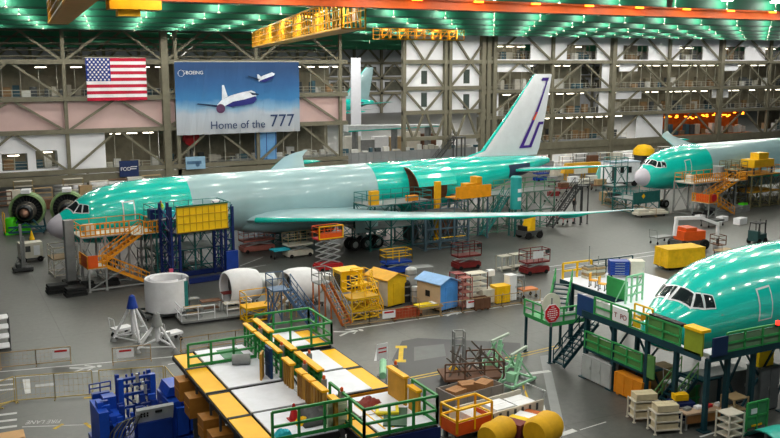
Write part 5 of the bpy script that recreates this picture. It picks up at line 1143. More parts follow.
def mint(label, px, py, rz):
    p = at(px, py); t = thing('lifting_jack', label, 'jack', (p.x, p.y, 0), rz)
    for sy in (-.6, .6): MB().bar((-1.3, sy, .16), (1.3, sy, .16), .14).bar((-1.0, sy, .2), (.2, sy * .5, 1.7), .09).bar((1.0, sy, .2), (-.2, sy * .5, 1.7), .09).build('leg', MINT, t)
    MB().bar((-1.2, -.6, .16), (-1.2, .6, .16), .12).bar((1.2, -.6, .16), (1.2, .6, .16), .12).bar((0, -.4, 1.0), (0, .4, 1.0), .1).build('tie_bar', MINT, t); MB().tube((-.1, 0, .5), (.3, 0, 1.9), .13, 10).build('ram', MINT, t); MB().bar((-.6, 0, 1.95), (1.1, 0, 2.15), .16).build('saddle', mat('#b9c7ba'), t); MB().box(-.7, -.2, -.3, .3, .25, .8).build('pump', MINT, t)
    for sx in (-1.2, 1.2):
        for sy in (-.6, .6): castor(t, sx, sy, .03)
mint('mint green jack frame behind the other mint jack', 497, 368, .25); mint('mint green jack frame nearest the grey floor strip', 516, 383, .35)
t = crate('grey open bin of torn cardboard behind the long white cart', on(470, 405), .13, 3.6, 1.7, 1.2, mat('#8d8681', .7), False, 'bin', 'bin', None, 4)
for k, (x, y, a) in enumerate(((-1.0, 0, .3), (0, .3, -.2), (.8, -.2, .5))):
    bx = box_on(('folded brown cardboard at one end of the grey bin', 'folded brown cardboard in the middle of the grey bin', 'flat brown cardboard leaning over the grey bin')[k], (on(470, 405)[0] + x, on(470, 405)[1] + y, .18), a, 1.0, .8, 1.0 + .12 * k, mat('#a87a52', .8), 'cardboard', 'cardboard')
t = thing('flat_cart', 'long pale flat cart with slotted sides and white sheets', 'cart', on(500, 422), .13); MB().box(-2.9, 2.4, -.95, .95, .35, .55).build('bed', OFFW, t)
for s in (-1, 1):
    m = MB().box(-2.9, 2.4, s * .95 - .04, s * .95 + .04, .55, 1.15)
    m.build('side_panel', OFFW, t); q = MB()
    for k in range(9): q.box(-2.6 + k * .55, -2.45 + k * .55, s * 1.0 - .02, s * 1.0 + .02, .65, 1.05)
    q.build('slot', DGRY, t)
MB().path([(2.4, -.8, .55), (2.7, -.8, 1.5), (2.7, .8, 1.5), (2.4, .8, .55)], .04).build('handle', ALU, t)
for sx in (-2.4, 2.0):
    for sy in (-.8, .8): castor(t, sx, sy, .12)
for k in range(3): box_on(('white sheet pack at the near end of the long cart', 'white sheet pack in the middle of the long cart', 'white sheet pack at the handle end of the long cart')[k], (on(500, 422)[0] - 1.7 + 1.6 * k, on(500, 422)[1] + .1 - .22 + .21 * k, .55), .13, 1.3, 1.3, .4 + .1 * (k % 2), WHT, 'sheet_pack', 'packs')
t = thing('lift_basket', 'orange lift basket with yellow top rails at the lower frame edge', 'lift basket', (*at(466, 436, 0).xy, 0), .13)
MB().box(-1.2, 1.2, -.7, .7, .5, .65).box(-1.2, 1.2, -.72, -.68, .65, 1.2).box(1.18, 1.22, -.7, .7, .65, 1.2).box(-1.22, -1.18, -.7, .7, .65, 1.2).build('tub', ORR, t); rail([(-1.2, -.7, .65), (1.2, -.7, .65), (1.2, .7, .65), (-1.2, .7, .65), (-1.2, -.7, .65)], 1.3, .05, 1.2).build('guardrail', YEL, t); legs(t, [(-1, -.5), (1, -.5), (-1, .5), (1, .5)], .5, .2, DGRY)
for k, (px, py, m, nm, r_) in enumerate(((497, 446, mat('#d8a51a', .7), 'yellow wrapped roll beside the orange basket', .75), (543, 444, mat('#d8a51a', .7), 'yellow wrapped roll at the end of the folded sheets', .85))):
    p = at(px, py); t = thing('wrapped_roll', nm, 'roll', (p.x, p.y, 0), .4); MB().lathe([(.02, -1.0), (r_ * .8, -.98), (r_, -.6), (r_ * .93, 0), (r_, .6), (r_ * .8, .98), (.02, 1.0)], 'x', 18, (0, 0, r_)).build('wrap', m, t, True); MB().box(-.8, .8, -.2, .2, 0, .1).build('chock', DGRY, t)
for k, (px, py, m, nm) in enumerate(((511, 438, mat('#7a3b3a', .7), 'dark maroon'), (521, 436, mat('#efc81e', .7), 'bright yellow'), (529, 431, WHT, 'white'), (536, 428, mat('#c0622e', .7), 'rust orange'))):
    p = at(px, py); t = box_on(nm + ' folded sheet standing between the yellow rolls', (p.x, p.y, 0), .5, .8, 1.5, 1.0 - .05 * k, m, 'folded_sheet', 'sheet')
# ---------------------------------------------------------------- green work stand round the third nose
SG = mat('#3a9a55', .5, 0, .2); SD = mat('#163a44', .5, 0, .25); SP = mat('#56854a', .5, 0, .2)
t = thing('nose_work_stand', 'large green railed work stand around the near all green freighter nose', 'work stand', (0, 0, 0)); ST_ = t
UZ = 4.4
MB().box(36.3, 36.75, 35.2, 44.0, UZ - .25, UZ).box(36.75, 47.2, 41.9, 44.6, UZ - .25, UZ).box(40.4, 47.2, 44.6, 51.6, UZ - .25, UZ).box(36.8, 46, 33.65, 34.7, UZ - .25, UZ).build('upper_deck', DECKW, t)
MB().box(36.2, 36.3, 34, 44.0, UZ - .32, UZ + .06).box(36.5, 46, 33.55, 33.65, UZ - .32, UZ + .06).box(40.3, 40.4, 44.6, 51.6, UZ - .4, UZ).build('edge_beam', SD, t)
for (x, y) in ((36.5, 43.8), (36.5, 41.2), (36.5, 38.3), (36.5, 36.0), (36.7, 33.9), (38.2, 33.9), (40.2, 33.9), (43, 33.9), (45, 33.9), (41, 44), (46.5, 44), (46.5, 51), (41, 51)): MB().box(x - .12, x + .12, y - .12, y + .12, 0, UZ - .25).box(x - .3, x + .3, y - .3, y + .3, 0, .06).build('leg', SD, t)
rail([(36.3, 42.9, UZ), (36.3, 39.8, UZ)], 1.15, .05, 1.3, (.5, ), None, True).build('guardrail', SG, t); rail([(36.3, 39.6, UZ), (36.3, 35.6, UZ)], 1.15, .05, 1.3, (.5, ), None, True).build('guardrail', SG, t)
MB().box(36.36, 36.4, 39.9, 42.9, UZ + .1, UZ + .95).build('white_infill', mat('#c9d2cc', .5), t); MB().box(36.36, 36.4, 35.8, 38.2, UZ + .1, UZ + 1.05).build('mesh_infill', SP, t); MB().box(36.3, 36.7, 35.6, 38.1, UZ + 1.15, UZ + 1.3).build('dark_cap', BLK, t)
rail([(37.7, 33.6, UZ), (46, 33.6, UZ)], 1.15, .05, 1.4, (.5, ), None, True).build('guardrail', SG, t); MB().box(37.8, 43.4, 33.64, 33.68, UZ + .1, UZ + 1.0).build('mesh_infill', mat('#6d8f6f', .5), t)
MB().box(36.55, 37.65, 33.45, 33.55, UZ + .0, UZ + 1.05).build('navy_panel', mat('#1c3358', .5), t)
MB().box(36.2, 36.32, 33.9, 35.2, UZ - .05, UZ + 1.25).build('olive_gate', mat('#8a9a2e', .5), t); MB().box(36.1, 36.8, 33.9, 35.2, UZ + 1.25, UZ + 1.4).build('yellow_cap', YEL, t)
# far rail of the upper deck
rail([(43.2, 51.5, UZ), (47.1, 51.5, UZ)], 1.1, .04, 1.5).build('guardrail', SD, t); rail([(40.5, 51.5, UZ), (43.1, 51.5, UZ)], 1.15, .06, 1.5, (.5, )).build('guardrail', YEL, t)
MB().box(40.4, 40.5, 44.6, 46.6, UZ, UZ + 1.3).build('green_gate', SG, t); MB().box(36.3, 36.4, 43.0, 44.6, UZ - .4, UZ + 1.0).build('navy_panel', mat('#1d3f70', .5), t)
# mid level
MZ = 2.0
MB().box(36.4, 38.0, 38.5, 43.8, MZ - .15, MZ).build('lower_deck', SD, t); rail([(36.4, 43.8, MZ), (36.4, 38.6, MZ)], 1.1, .05, 1.3, (.5, ), None, True).build('guardrail', SG, t); MB().box(36.44, 36.48, 38.7, 43.7, MZ + .1, MZ + .95).build('mesh_infill', SP, t)
MB().box(36.4, 36.5, 37.6, 38.4, MZ - .2, MZ + 1.2).build('mesh_infill', SP, t)
MB().box(36.45, 37.1, 38.3, 43.9, .12, .32).build('base_beam', SD, t)
flight(t, (36.3, 36.8, .1), (38.4, 36.8, 2.0), 1.3, SD, SP); MB().box(38.4, 40, 35.8, 37.4, 1.9, 2.0).build('landing', SD, t)
legs(t, [(39.9, 35.9), (39.9, 37.3)], 1.95, .14, SD)
m = MB()
for (y0, y1) in ((43.8, 41.2), (41.2, 38.3)): xbrace(m, (38.0, y0), (38.0, y1), .3, UZ - .4, .1)
for (x0, x1) in ((38.2, 40.2), (40.2, 43), (43, 45)): xbrace(m, (x0, 34.6), (x1, 34.6), .3, UZ - .4, .1)
m.build('bracing', SD, t)
# left stairs with the octagonal sign
t = thing('stair_stand', 'green stair landing with the red octagonal stop sign', 'work stand', (0, 0, 0)); LZ = 2.7
MB().box(36.0, 39.2, 46.9, 49.9, LZ - .12, LZ).build('landing', SG, t); legs(t, [(36.1, 47), (39.1, 47), (36.1, 49.8), (39.1, 49.8)], LZ - .1, .14, SD)
rail([(39.2, 46.9, LZ), (36.0, 46.9, LZ), (36.0, 49.9, LZ)], 1.1, .05, 1.1, (.5, ), None, True).build('guardrail', SG, t); MB().box(36.2, 39.0, 46.93, 46.97, LZ + .1, LZ + .75).build('white_infill', mat('#cfd6d2', .5), t)
flight(t, (36.2, 46.2, .1), (39.0, 46.2, LZ), 1.1, SD, SD, name='lower_flight'); flight(t, (38.0, 48.8, LZ), (39.9, 50.6, UZ), 1.2, SD, SG, name='upper_flight')
o = MB(); pts = [(.62 * math.cos(math.pi / 8 + k * math.pi / 4), .62 * math.sin(math.pi / 8 + k * math.pi / 4)) for k in range(8)]
s = MB().prism([(a + 36.0, b + LZ + .85) for a, b in pts], 'y', 46.72, 46.76).build('stop_sign', mat('#c8202c', .5), t)
MB().prism([(a * 1.1 + 36.0, b * 1.1 + LZ + .85) for a, b in pts], 'y', 46.77, 46.8).build('sign_border', WHT, s); MB().bar((36.0, 46.84, LZ - .1), (36.0, 46.84, LZ + 1.9), .08).build('sign_post', GRY, s)
ln = MB()
for k, (w0_, g_) in enumerate(((.12, 0), (.3, .05), (.4, -.05), (.45, .08), (.42, -.1), (.3, 0), (.15, 0))):
    for u in range(5): ln.box(36.0 - w0_ + .4 * w0_ * u, 36.0 - w0_ + .4 * w0_ * u + .28 * w0_, 46.7, 46.72, LZ + 1.28 - k * .145, LZ + 1.28 - k * .145 + .05)
ln.build('printed_line', WHT, s)
MB().lathe([(.02, -.04), (.75, -.04), (.75, .04), (.02, .04)], 'y', 20, (36.3, 47.3, LZ + 1.35)).build('white_disc', OFFW, t); MB().bar((36.3, 47.3, LZ), (36.3, 47.3, LZ + .7), .08).build('disc_post', GRY, t)
# things on the upper deck
drawers('royal blue tool chest on the white upper deck', (44.6, 50.2, UZ), -.5, 1.4, .9, 1.25, BLU, 5); MB().box(44.3, 45.0, 49.1, 50.1, UZ + .05, UZ + 1.2).build('x', WHT) if False else None
cabinet('white cabinet touching the royal blue tool chest', (45.75, 49.6, UZ), -.5, 1.0, .9, 1.2, OFFW, None, 1)
for k, (x, y) in enumerate(((42.4, 50.9), (43.2, 50.8))):
    t = thing('tray_stack', ('stack of pale trays by the yellow rail on the upper deck', 'stack of pale trays nearer the blue tool chest')[k], 'trays', (x, y, UZ))
    for j in range(4): MB().box(-.4, .4, -.35, .35, .22 * j, .22 * j + .16).build('tray', (OFFW, TAN)[j % 2], t)
    MB().box(-.3, .3, -.25, .25, .1, .95).build('core', GRY, t); MB().tube((0, 0, .95), (0, 0, 2.4 - .8 * k), .035, 6).build('pole', GRY, t)
for k, (x, y) in enumerate(((40.9, 47.6), (41.0, 48.7))):
    t = thing('chair', ('orange yellow stacking chair at the top of the stairs', 'orange yellow stacking chair beside the green gate')[k], 'chair', (x, y, UZ), .6); MB().box(-.25, .25, -.25, .25, .42, .48).build('seat', mat('#f0ac1e'), t); MB().box(-.25, .25, .2, .26, .5, .95).build('backrest', mat('#f0ac1e'), t); legs(t, [(-.22, -.22), (.22, -.22), (-.22, .22), (.22, .22)], .42, .05, DGRY)
t = thing('access_steps', 'small yellow steps on the stand before the windshield', 'steps', (36.95, 39.0, UZ), 0); 
rail([(-.1, -.6, 0), (-.1, .9, 0)], 1.4, .045, .7).build('handrail', YEL, t); MB().box(-.25, .12, -.6, .2, .55, 1.0).build('tread_box', mat('#e09a1a'), t); MB().box(-.2, .1, .2, .9, 0, .5).build('step', YEL, t); MB().box(-.25, .12, -.6, .2, 0, .55).build('base', WHT, t)
t = thing('notice_board', 'white notice with dark red letters on the green rail', 'sign', (36.22, 40.6, UZ + .15), 0); MB().box(-.02, 0, -.9, .5, 0, .8).build('board', WHT, t); text(t, 'T  PO', (-.03, .35, .25), (math.pi / 2, 0, -math.pi / 2), .45, mat('#8a2a2a'), 'lettering')
f = MB(); t = thing('gate_frame', 'pale green open frame leaning beside the windshield', 'frame', (40.7, 44.2, UZ), .2); rail([(-.9, 0, 0), (.9, 0, 0)], 1.8, .05, .6, (.3, .6)).build('frame', LGRN, t); MB().bar((-.9, 0, 1.7), (-.9, .8, 0), .06).bar((.9, 0, 1.7), (.9, .8, 0), .06).build('prop', LGRN, t)
# things on the floor before the stand
c = cabinet('pale grey electrical cabinet against the green stand', (36.6, 42.5, 0), -math.pi / 2, 2.7, .6, 1.55, mat('#aeb1b2'), None, 3, 'electrical_cabinet', 'cabinet')
c = crate('orange slatted box against the green stand', (36.55, 39.5, 0), -math.pi / 2, 2.3, .6, 1.35, mat('#e08a1e'), True)
cabinet('narrow grey box under the lower stairs', (38.5, 45.0, 0), 0, .8, .8, 1.3, GRY, None, 1)
def box_cart(label, px, py, rz, nb):
    p = at(px, py); t = rack(label, (p.x, p.y, 0), rz, 1.5, .9, 1.25, OFFW, 3, None, 'box_trolley', 'trolley')
    for k in range(nb): box_on(('pale carton on top of the ', 'pale carton second from the top of the ', 'pale carton at the bottom of the ')[k] + label.split(' on the')[0].split(', ')[0], (p.x, p.y, (1.26, .74, .26)[k]), rz, 1.25, .75, (.35, .3, .3)[k], mat('#cdbf9f', .7), 'carton', 'box', None)
box_cart('cream shelf trolley nearest the orange box', 643, 419, -.3, 3); box_cart('cream shelf trolley beside the navy chest', 664, 431, -.3, 3)
drawers('navy tool chest at the foot of the green stand stairs', on(680, 421), -.3, 1.3, .9, 1.2, NAVY, 4)
box_on('small yellow box on the navy tool chest', (on(680, 421)[0], on(680, 421)[1] + .1, 1.26), -.3, .8, .5, .35, YEL, 'tool_box', 'box')
t = thing('work_bench', 'long wooden work bench before the green stand', 'bench', on(704, 424), -.15); MB().box(-1.6, 1.6, -.5, .5, .85, .95).build('top', mat('#b59a82', .6), t); MB().box(-1.55, 1.55, -.45, -.4, .35, .85).build('front_board', WOOD, t); legs(t, [(-1.5, -.4), (1.5, -.4), (-1.5, .4), (1.5, .4)], .85, .1, GRY)
for k in range(4): box_on(('small grey parts tray at the west end of the long work bench', 'white parts tray second along the long work bench', 'small red parts tray third along the long work bench', 'white parts tray at the east end of the long work bench')[k], (on(704, 424)[0] - 1.1 + .7 * k, on(704, 424)[1] + .25 - .1 * k, .95), .1, .4, .3, .15, (GRY, WHT, RED, WHT)[k], 'parts_tray', 'tray')
rack('white wire trolley at the end of the work bench', on(729, 437), 0, 1.1, .9, 1.5, OFFW, 4); rack('tan slatted trolley behind the white wire trolley', on(733, 424), 0, 1.1, .9, 1.7, TAN, 3)
t = thing('panel_gate', 'green gate panel with a small white notice before the stand', 'gate', on(756, 429), 0); rail([(-.8, 0, 0), (.8, 0, 0)], 1.6, .05, .8).build('frame', SG, t); MB().box(-.78, .78, .0, .03, .15, 1.55).build('sheet', mat('#3d8a5a', .5), t); MB().box(-.5, -.05, -.04, -.01, .95, 1.25).build('notice', WHT, t); MB().box(-.4, .4, -.04, -.01, .2, .3).build('yellow_strip', YEL, t)
rail([(-.9, 0, 0), (.9, 0, 0)], 1.2, .05, .9).build('x', SG, t) if False else None
t = thing('panel_gate', 'green gate panel behind the long work bench', 'gate', on(700, 408), -.1); rail([(-1, 0, 0), (1, 0, 0)], 1.4, .05, .7).build('frame', SG, t); MB().box(-.98, .98, 0, .03, .15, 1.35).build('sheet', SP, t)
# under the stand
for k, (x, y, l, w_, h, m, nm) in enumerate(((40.6, 36.6, 3.2, 1.2, 2.0, mat('#7d7f80'), 'long grey'), (42.3, 34.9, 1.6, 1.0, 2.6, mat('#5f6365'), 'tall dark grey'), (38.6, 42, 1.4, 1.0, 1.7, BROWN, 'brown'), (39, 39.7, 1.5, 1.0, 1.6, TAN, 'tan'))): cabinet(nm + ' machine cabinet in the shade below the green stand', (x, y, 0), 0, l, w_, h, m)
box_on('bright yellow box mounted on the tall dark cabinet below the stand', (42.2, 34.9, 2.66), 0, 1.2, .5, .9, mat('#f0c81a'), 'tool_box', 'box')
t = thing('warning_lamp', 'small red lamp glowing on the near stand rail', 'lamp', (41.5, 33.5, UZ + 1.15)); MB().lathe([(.02, 0), (.12, 0), (.12, .2), (.02, .25)], 'z', 12).build('lens', mat('#ff2a1e', .4, 0, .02, 1, emit=4), t); MB().box(-.14, .14, .0, .2, -.1, 0).build('bracket', BLK, t)
cart('white covered trolley in the shade inside the green stand', (38.9, 38.0, 0), 0, 1.6, 1.1, 1.2, WHT)
t = thing('panel', 'pale teal curved panel on a low dolly at the lower corner of the frame', 'panel', on(774, 447), 0); MB().lathe([(1.6, -.8), (1.6, .8), (1.54, .8), (1.54, -.8)], 'x', 14, (0, 0, -.6), 0, .5, 2.6).build('skin', mat('#3fc4b4', .35), t, True); MB().box(-.8, .8, -1.2, 1.2, .15, .3).build('dolly', DGRY, t)
for sx in (-.6, .6):
    for sy in (-1, 1): castor(t, sx, sy, .06)
MB().box(-.7, .7, -.1, .1, .3, .98).build('support', DGRY, t)
# ---------------------------------------------------------------- paint on the floor
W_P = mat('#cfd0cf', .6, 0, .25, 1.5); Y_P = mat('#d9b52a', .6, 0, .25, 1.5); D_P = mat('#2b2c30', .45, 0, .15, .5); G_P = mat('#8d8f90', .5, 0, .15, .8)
NM = [0]
def mark(mb, m, lab=None): NM[0] += 1; return struct(mb, 'floor_marking_%d' % NM[0], m, lab)
def strip(a, b, w_, m, z=.006, lab=None):
    a = at(*a); b = at(*b); a = V(a.x, a.y, 0); b = V(b.x, b.y, 0); d = (b - a).normalized(); n = V(-d.y, d.x, 0) * (w_ / 2)
    return mark(MB().add([(*(a - n).xy, z), (*(b - n).xy, z), (*(b + n).xy, z), (*(a + n).xy, z)], [(0, 1, 2, 3)]), m, lab)
def poly(pts, m, z=.004, lab=None): return mark(MB().add([(*at(*p).xy, z) for p in pts], [tuple(range(len(pts)))]), m, lab)
strip((-20, 373.5), (181, 356), .16, W_P); strip((13, 377.5), (164, 366), .16, W_P); strip((168, 364.5), (185, 361), .16, W_P)
strip((345, 330), (622, 289), .16, W_P); strip((545, 267.4), (662, 250.3), .14, W_P); strip((553, 270.2), (662, 254), .14, W_P); strip((240, 266), (263, 257), .12, W_P); strip((225, 272), (266, 265), .12, W_P)
poly([(402, 341), (418, 338), (520, 343), (523, 362), (440, 392), (415, 398), (392, 360)], D_P, .004, 'dark sealed patch of floor'); poly([(414, 347), (444, 344), (446, 356), (414, 361)], mat('#55575a', .45), .007)
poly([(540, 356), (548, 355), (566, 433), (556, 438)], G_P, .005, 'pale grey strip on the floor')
strip((410, 377.5), (440, 371.5), .14, Y_P); strip((410, 380), (440, 374), .1, Y_P); strip((505, 358), (560, 345), .12, Y_P); strip((507, 360), (560, 347.5), .1, Y_P); strip((512, 388), (520, 412), .12, Y_P); strip((522, 383), (533, 412), .12, Y_P)
strip((434, 397), (470, 388), .3, W_P); strip((527, 374), (550, 371), .4, W_P); strip((543, 405), (548, 423), .14, W_P); strip((560, 435), (575, 430), .4, W_P); strip((700, 437), (716, 432), .14, W_P); strip((580, 430), (606, 422), .08, W_P)
for a, b in (((395.5, 347), (407, 347)), ((395, 361), (406, 361))): strip(a, b, .55, Y_P, .007)
strip((401.5, 347), (400.5, 361), .32, Y_P, .008, 'yellow beam shaped mark on the floor')
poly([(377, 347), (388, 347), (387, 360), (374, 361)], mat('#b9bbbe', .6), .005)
for k in range(3): strip((-8, 381 + 5 * k), (13 + k, 379 + 5 * k), .28, W_P)
for k in range(4): strip((-8, 416 + 6.5 * k), (17, 413 + 6.5 * k), .3, W_P)
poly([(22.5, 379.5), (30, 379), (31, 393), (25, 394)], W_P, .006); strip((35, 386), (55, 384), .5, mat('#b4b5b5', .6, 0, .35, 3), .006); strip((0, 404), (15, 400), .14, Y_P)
def walker(px, py, s=1.0, rz=0):
    p = at(px, py); t = MB(); z = .008
    def q(pts): t.add([(p.x + s * a, p.y + s * b, z) for a, b in pts], [tuple(range(len(pts)))])
    q([(1.25 + .16 * math.cos(k * math.pi / 5), .1 + .25 * math.sin(k * math.pi / 5)) for k in range(10)])
    q([(.3, -.05), (1.0, -.05), (1.0, .25), (.3, .25)]); q([(.3, .0), (.35, .2), (-.55, .75), (-.6, .5)]); q([(.35, 0), (.35, .2), (-.6, -.35), (-.6, -.6)]); q([(.9, .1), (1.0, .2), (.45, .75), (.35, .6)]); q([(.9, 0), (1.0, .1), (.5, -.5), (.35, -.4)])
    mark(t, W_P, 'white walking figure painted on the floor')
walker(80, 369.5, 1.0); walker(345, 333, 1.1); walker(450, 314, .9); walker(541, 301, .9)
# upside down lane lettering
c = bpy.data.curves.new('t', 'FONT'); c.body = 'FIRE LANE'; c.size = 1.0; c.extrude = .001; o = bpy.data.objects.new('t', c); COL.objects.link(o)
me = bpy.data.meshes.new_from_object(o.evaluated_get(bpy.context.evaluated_depsgraph_get())); bpy.data.objects.remove(o); me.materials.clear(); me.materials.append(W_P)
o = bpy.data.objects.new('floor_marking_text', me); COL.objects.link(o); o['kind'] = 'structure'; p = at(62, 419.5); q = at(24, 421); o.location = (p.x, p.y, .008); o.rotation_euler.z = math.atan2(q.y - p.y, q.x - p.x); o.scale = (.42, .75, 1)
strip((22, 427), (92, 424.5), .1, W_P); strip((54, 429), (63, 424), .2, Y_P); strip((85, 423), (92, 428), .2, Y_P); strip((84, 398), (96, 397), .2, Y_P)
# ---------------------------------------------------------------- stored equipment at the foot of the truss wall
GOLD = mat('#c9992a', .5, 0, .15); IVO = mat('#d8d6cc', .6, 0, .12)
def row(spec, rz=0):
    for (kind, px, py, col, lab, *a) in spec:
        p = on(px, py); s = a[0] if a else 1.0
        if kind == 'rack': rack(lab, p, rz, 2.2 * s, 1.0, 2.2 * s, col, 4, md=a[1] if len(a) > 1 else None)
        elif kind == 'crate': crate(lab, p, rz, 1.8 * s, 1.3 * s, 1.3 * s, col)
        elif kind == 'cab': cabinet(lab, p, rz, 1.8 * s, 1.0, 2.0 * s, col)
        elif kind == 'cart':
            cart(lab, p, rz, 2.4 * s, 1.3, .9, col); box_on('bundle lying on the ' + lab.split(', ')[0].split(' below')[0].split(' beyond')[0].split(' under')[0], (p[0], p[1], .9), rz, 1.5 * s, .9, .7 * s, a[1] if len(a) > 1 else IVO, 'bundle', 'bundle')
        elif kind == 'lift': scissor(lab, p, rz, 2.6, 1.2, 1.3 * s, col)
row([('rack', 4, 207, BROWN, 'brown rack behind the lime tank'), ('cab', 14, 204, OFFW, 'cream cabinet between the lime tank and first engine'), ('rack', 44, 204, TAN, 'tan rack between the two big engines', 1.1), ('crate', 50, 209, BROWN, 'brown crate between the two big engines'),
     ('rack', 62, 201, DGRY, 'dark rack above the second engine'), ('cab', 86, 199, TAN, 'tan cabinet behind the green cockpit roof'), ('rack', 100, 198, OFFW, 'cream rack behind the green forward fuselage, nearest the cockpit', 1.2), ('rack', 118, 196, BROWN, 'brown rack behind the green forward fuselage, below the navy sign', 1.2), ('cab', 136, 194, IVO, 'ivory cabinet behind the green forward fuselage, past the navy sign', 1.3),
     ('rack', 152, 193, TAN, 'tan rack behind the green and grey fuselage joint', 1.3), ('rack', 24, 198, mat('#8c7a52'), 'mustard pipe rack above the first engine', 1.2, OFFW), ('rack', 74, 197, mat('#8c7a52'), 'mustard pipe rack right of the second engine', 1.3, OFFW)])
row([('cart', 552, 186, DGRY, 'dark trolley below the tail plane tip', 1, GRY), ('cart', 563, 193, DRED, 'dark red trolley by the walking person', 1, BROWN), ('cart', 573, 187, GRY, 'grey trolley with a white bundle beyond the walking person', 1.2, WHT), ('cart', 584, 189, DGRY, 'dark trolley with ivory bundle beyond the walking person', 1.1, IVO),
     ('crate', 556, 176, OFFW, 'cream crate beyond the tail plane tip'), ('cab', 548, 172, GRY, 'grey cabinet below the fin trailing edge'), ('rack', 566, 170, BROWN, 'brown rack below the second east column', 1.2, IVO), ('rack', 580, 168, DGRY, 'dark rack with white boxes below the truss', 1.3, WHT), ('cab', 592, 168, BROWN, 'brown cabinet under the truss left of the white trailer', 1.2),
     ('rack', 604, 167, TAN, 'tan rack behind the white trailer', 1.3, IVO), ('cab', 616, 166, IVO, 'ivory cabinet behind the white trailer', 1.3), ('rack', 628, 168, GRY, 'grey rack between the white trailer and the grey radome', 1.3, WHT), ('cart', 600, 190, BROWN, 'brown trolley in front of the gold jig', 1.2, TAN), ('cart', 591, 186, GRY, 'grey trolley touching the gold jig', 1.2, IVO), 
     ('crate', 640, 163, WHT, 'white crate under the truss above the grey radome', 1.3), ('cab', 652, 162, GRY, 'grey cabinet under the truss above the green cockpit', 1.3), ('rack', 663, 160, BROWN, 'brown rack under the truss beside the yellow cover', 1.3, IVO), ('cab', 533, 172, IVO, 'ivory cabinet under the tail cone', 1.1), ('lift', 541, 181, BLU, 'blue scissor lift beyond the dark boarding stairs'),
     ('cart', 553, 202, GRY, 'grey trolley right of the dark boarding stairs', 1, DRED), ('lift', 632, 181, TEALD, 'teal scissor lift beyond the grey radome', 1.3), ('crate', 607, 201, TAN, 'tan crate by the tan rail fence end'), ('cart', 614, 203, GRY, 'grey trolley inside the tan rail fence', 1.0, DGRY)])
t = thing('wing_jig', 'long gold lifting jig lying beyond the tail plane tip', 'jig', on(583, 179), -.05); MB().prism([(-4.5, 1.2), (-3.6, 2.9), (3.2, 2.9), (4.8, 1.6), (3.5, 1.0)], 'y', -.5, .5).build('beam', GOLD, t); legs(t, [(-3.6, -.4), (-3.6, .4), (0, -.4), (0, .4), (3.4, -.4), (3.4, .4)], 1.3, .22, GOLD)
MB().box(-2.4, .3, -.9, -.55, 1.1, 2.5).build('white_sheet', IVO, t)
t = thing('panel', 'pale teal panel leaning on the gold jig end', 'panel', on(601, 181), 0); MB().prism([(-1.6, 0), (1.5, 0), (.6, 2.6), (-.6, 2.4)], 'y', -.1, .1).box(-.6, .3, -.16, -.1, .4, 1.2).build('panel', mat('#7fd0c6', .4), t)
p = on(618, 186); t = thing('trailer', 'white boxy trailer with windows parked beyond the grey radome', 'trailer', p, -.1)
MB().box(-2.6, 3.2, -1.3, 1.3, .8, 4.0).build('body', mat('#e9e9ee', .5), t); MB().box(-2.7, 3.3, -1.4, 1.4, 4.0, 4.15).build('roof', mat('#a9b6c6'), t); MB().box(-2.2, -1.4, -1.34, -1.3, 1.1, 3.4).build('door', DGRY, t)
for x in (-.6, .9): MB().box(x, x + .7, -1.34, -1.3, 2.3, 3.3).build('window', BLK, t)
for x in (-1.8, 2.3):
    for y in (-1.2, 1.2): MB().lathe([(.05, -.15), (.5, -.15), (.5, .15), (.05, .15)], 'y', 14, (x, y, .5)).build('wheel', RUB, t, True)
MB().box(-2.4, 3, -1.1, 1.1, .6, .8).build('chassis', DGRY, t)
p = on(643, 168); t = thing('covered_crate', 'crate under a bright yellow cover high beside the second cockpit', 'covered crate', p); MB().lathe([(.02, 4.6), (1.2, 4.4), (2.0, 3.6), (2.1, 2.6)], 'z', 12).build('cover', YEL, t, True); MB().box(-1.4, 1.4, -1.2, 1.2, 0, 2.9).build('crate', DGRY, t)
# white vehicles and boxes inside the aisle below the partition
for k, (px, col, nm) in enumerate(((430, IVO, 'ivory'), (452, GRY, 'grey'), (470, WHT, 'white'))):
    p = atY(px, 160, WY - 3); cabinet(nm + ' cabinet before the hangar door foot', (p.x, WY - 3, 0), 0, 2.4, 1.2, 2.6, col)
t = thing('sloped_stairs', 'dark sloping stair frame before the hangar door', 'stairs', (84, WY - 2, 0)); flight(t, (-3, 0, .1), (3, 0, 6.4), 1.4, DGRY, DGRY); MB().box(3, 5, -.7, .7, 6.3, 6.45).build('landing', DGRY, t); legs(t, [(3.1, -.6), (4.9, -.6), (3.1, .6), (4.9, .6)], 6.3, .2, DGRY)
# seen through the gap beside the hangar door
g0 = atY(351, 60, 210); g1 = atY(361, 104, 210)
struct(MB().box(g0.x, g1.x, 210, 210.4, 0, 21.3), 'wall_panel_gap', mat('#e3e6f0', .6, 0, .05), 'tall white panel in the next bay')
w0 = atY(346, 128, 168); w1 = atY(440, 121, 168)
t = thing('stored_wing', 'long pale wing panel on trestles in the next bay', 'wing panel', (w0.x, 168, 6.2)); LW = w1.x - w0.x
MB().prism([(0, 0), (LW, .5), (LW, .8), (0, 1.3)], 'y', -1.2, 1.2).build('skin', mat('#dfe6ea', .4), t); MB().prism([(0, -.02), (LW, .48), (LW, .6), (0, .25)], 'y', -1.26, -1.2).build('leading_strip', P_GREEN, t)
for x in (2, LW * .5, LW - 3): MB().box(x - .3, x + .3, -.9, .9, -6.2, .6).box(x - .8, x + .8, -1.2, 1.2, -6.2, -5.9).build('trestle', GRY, t)
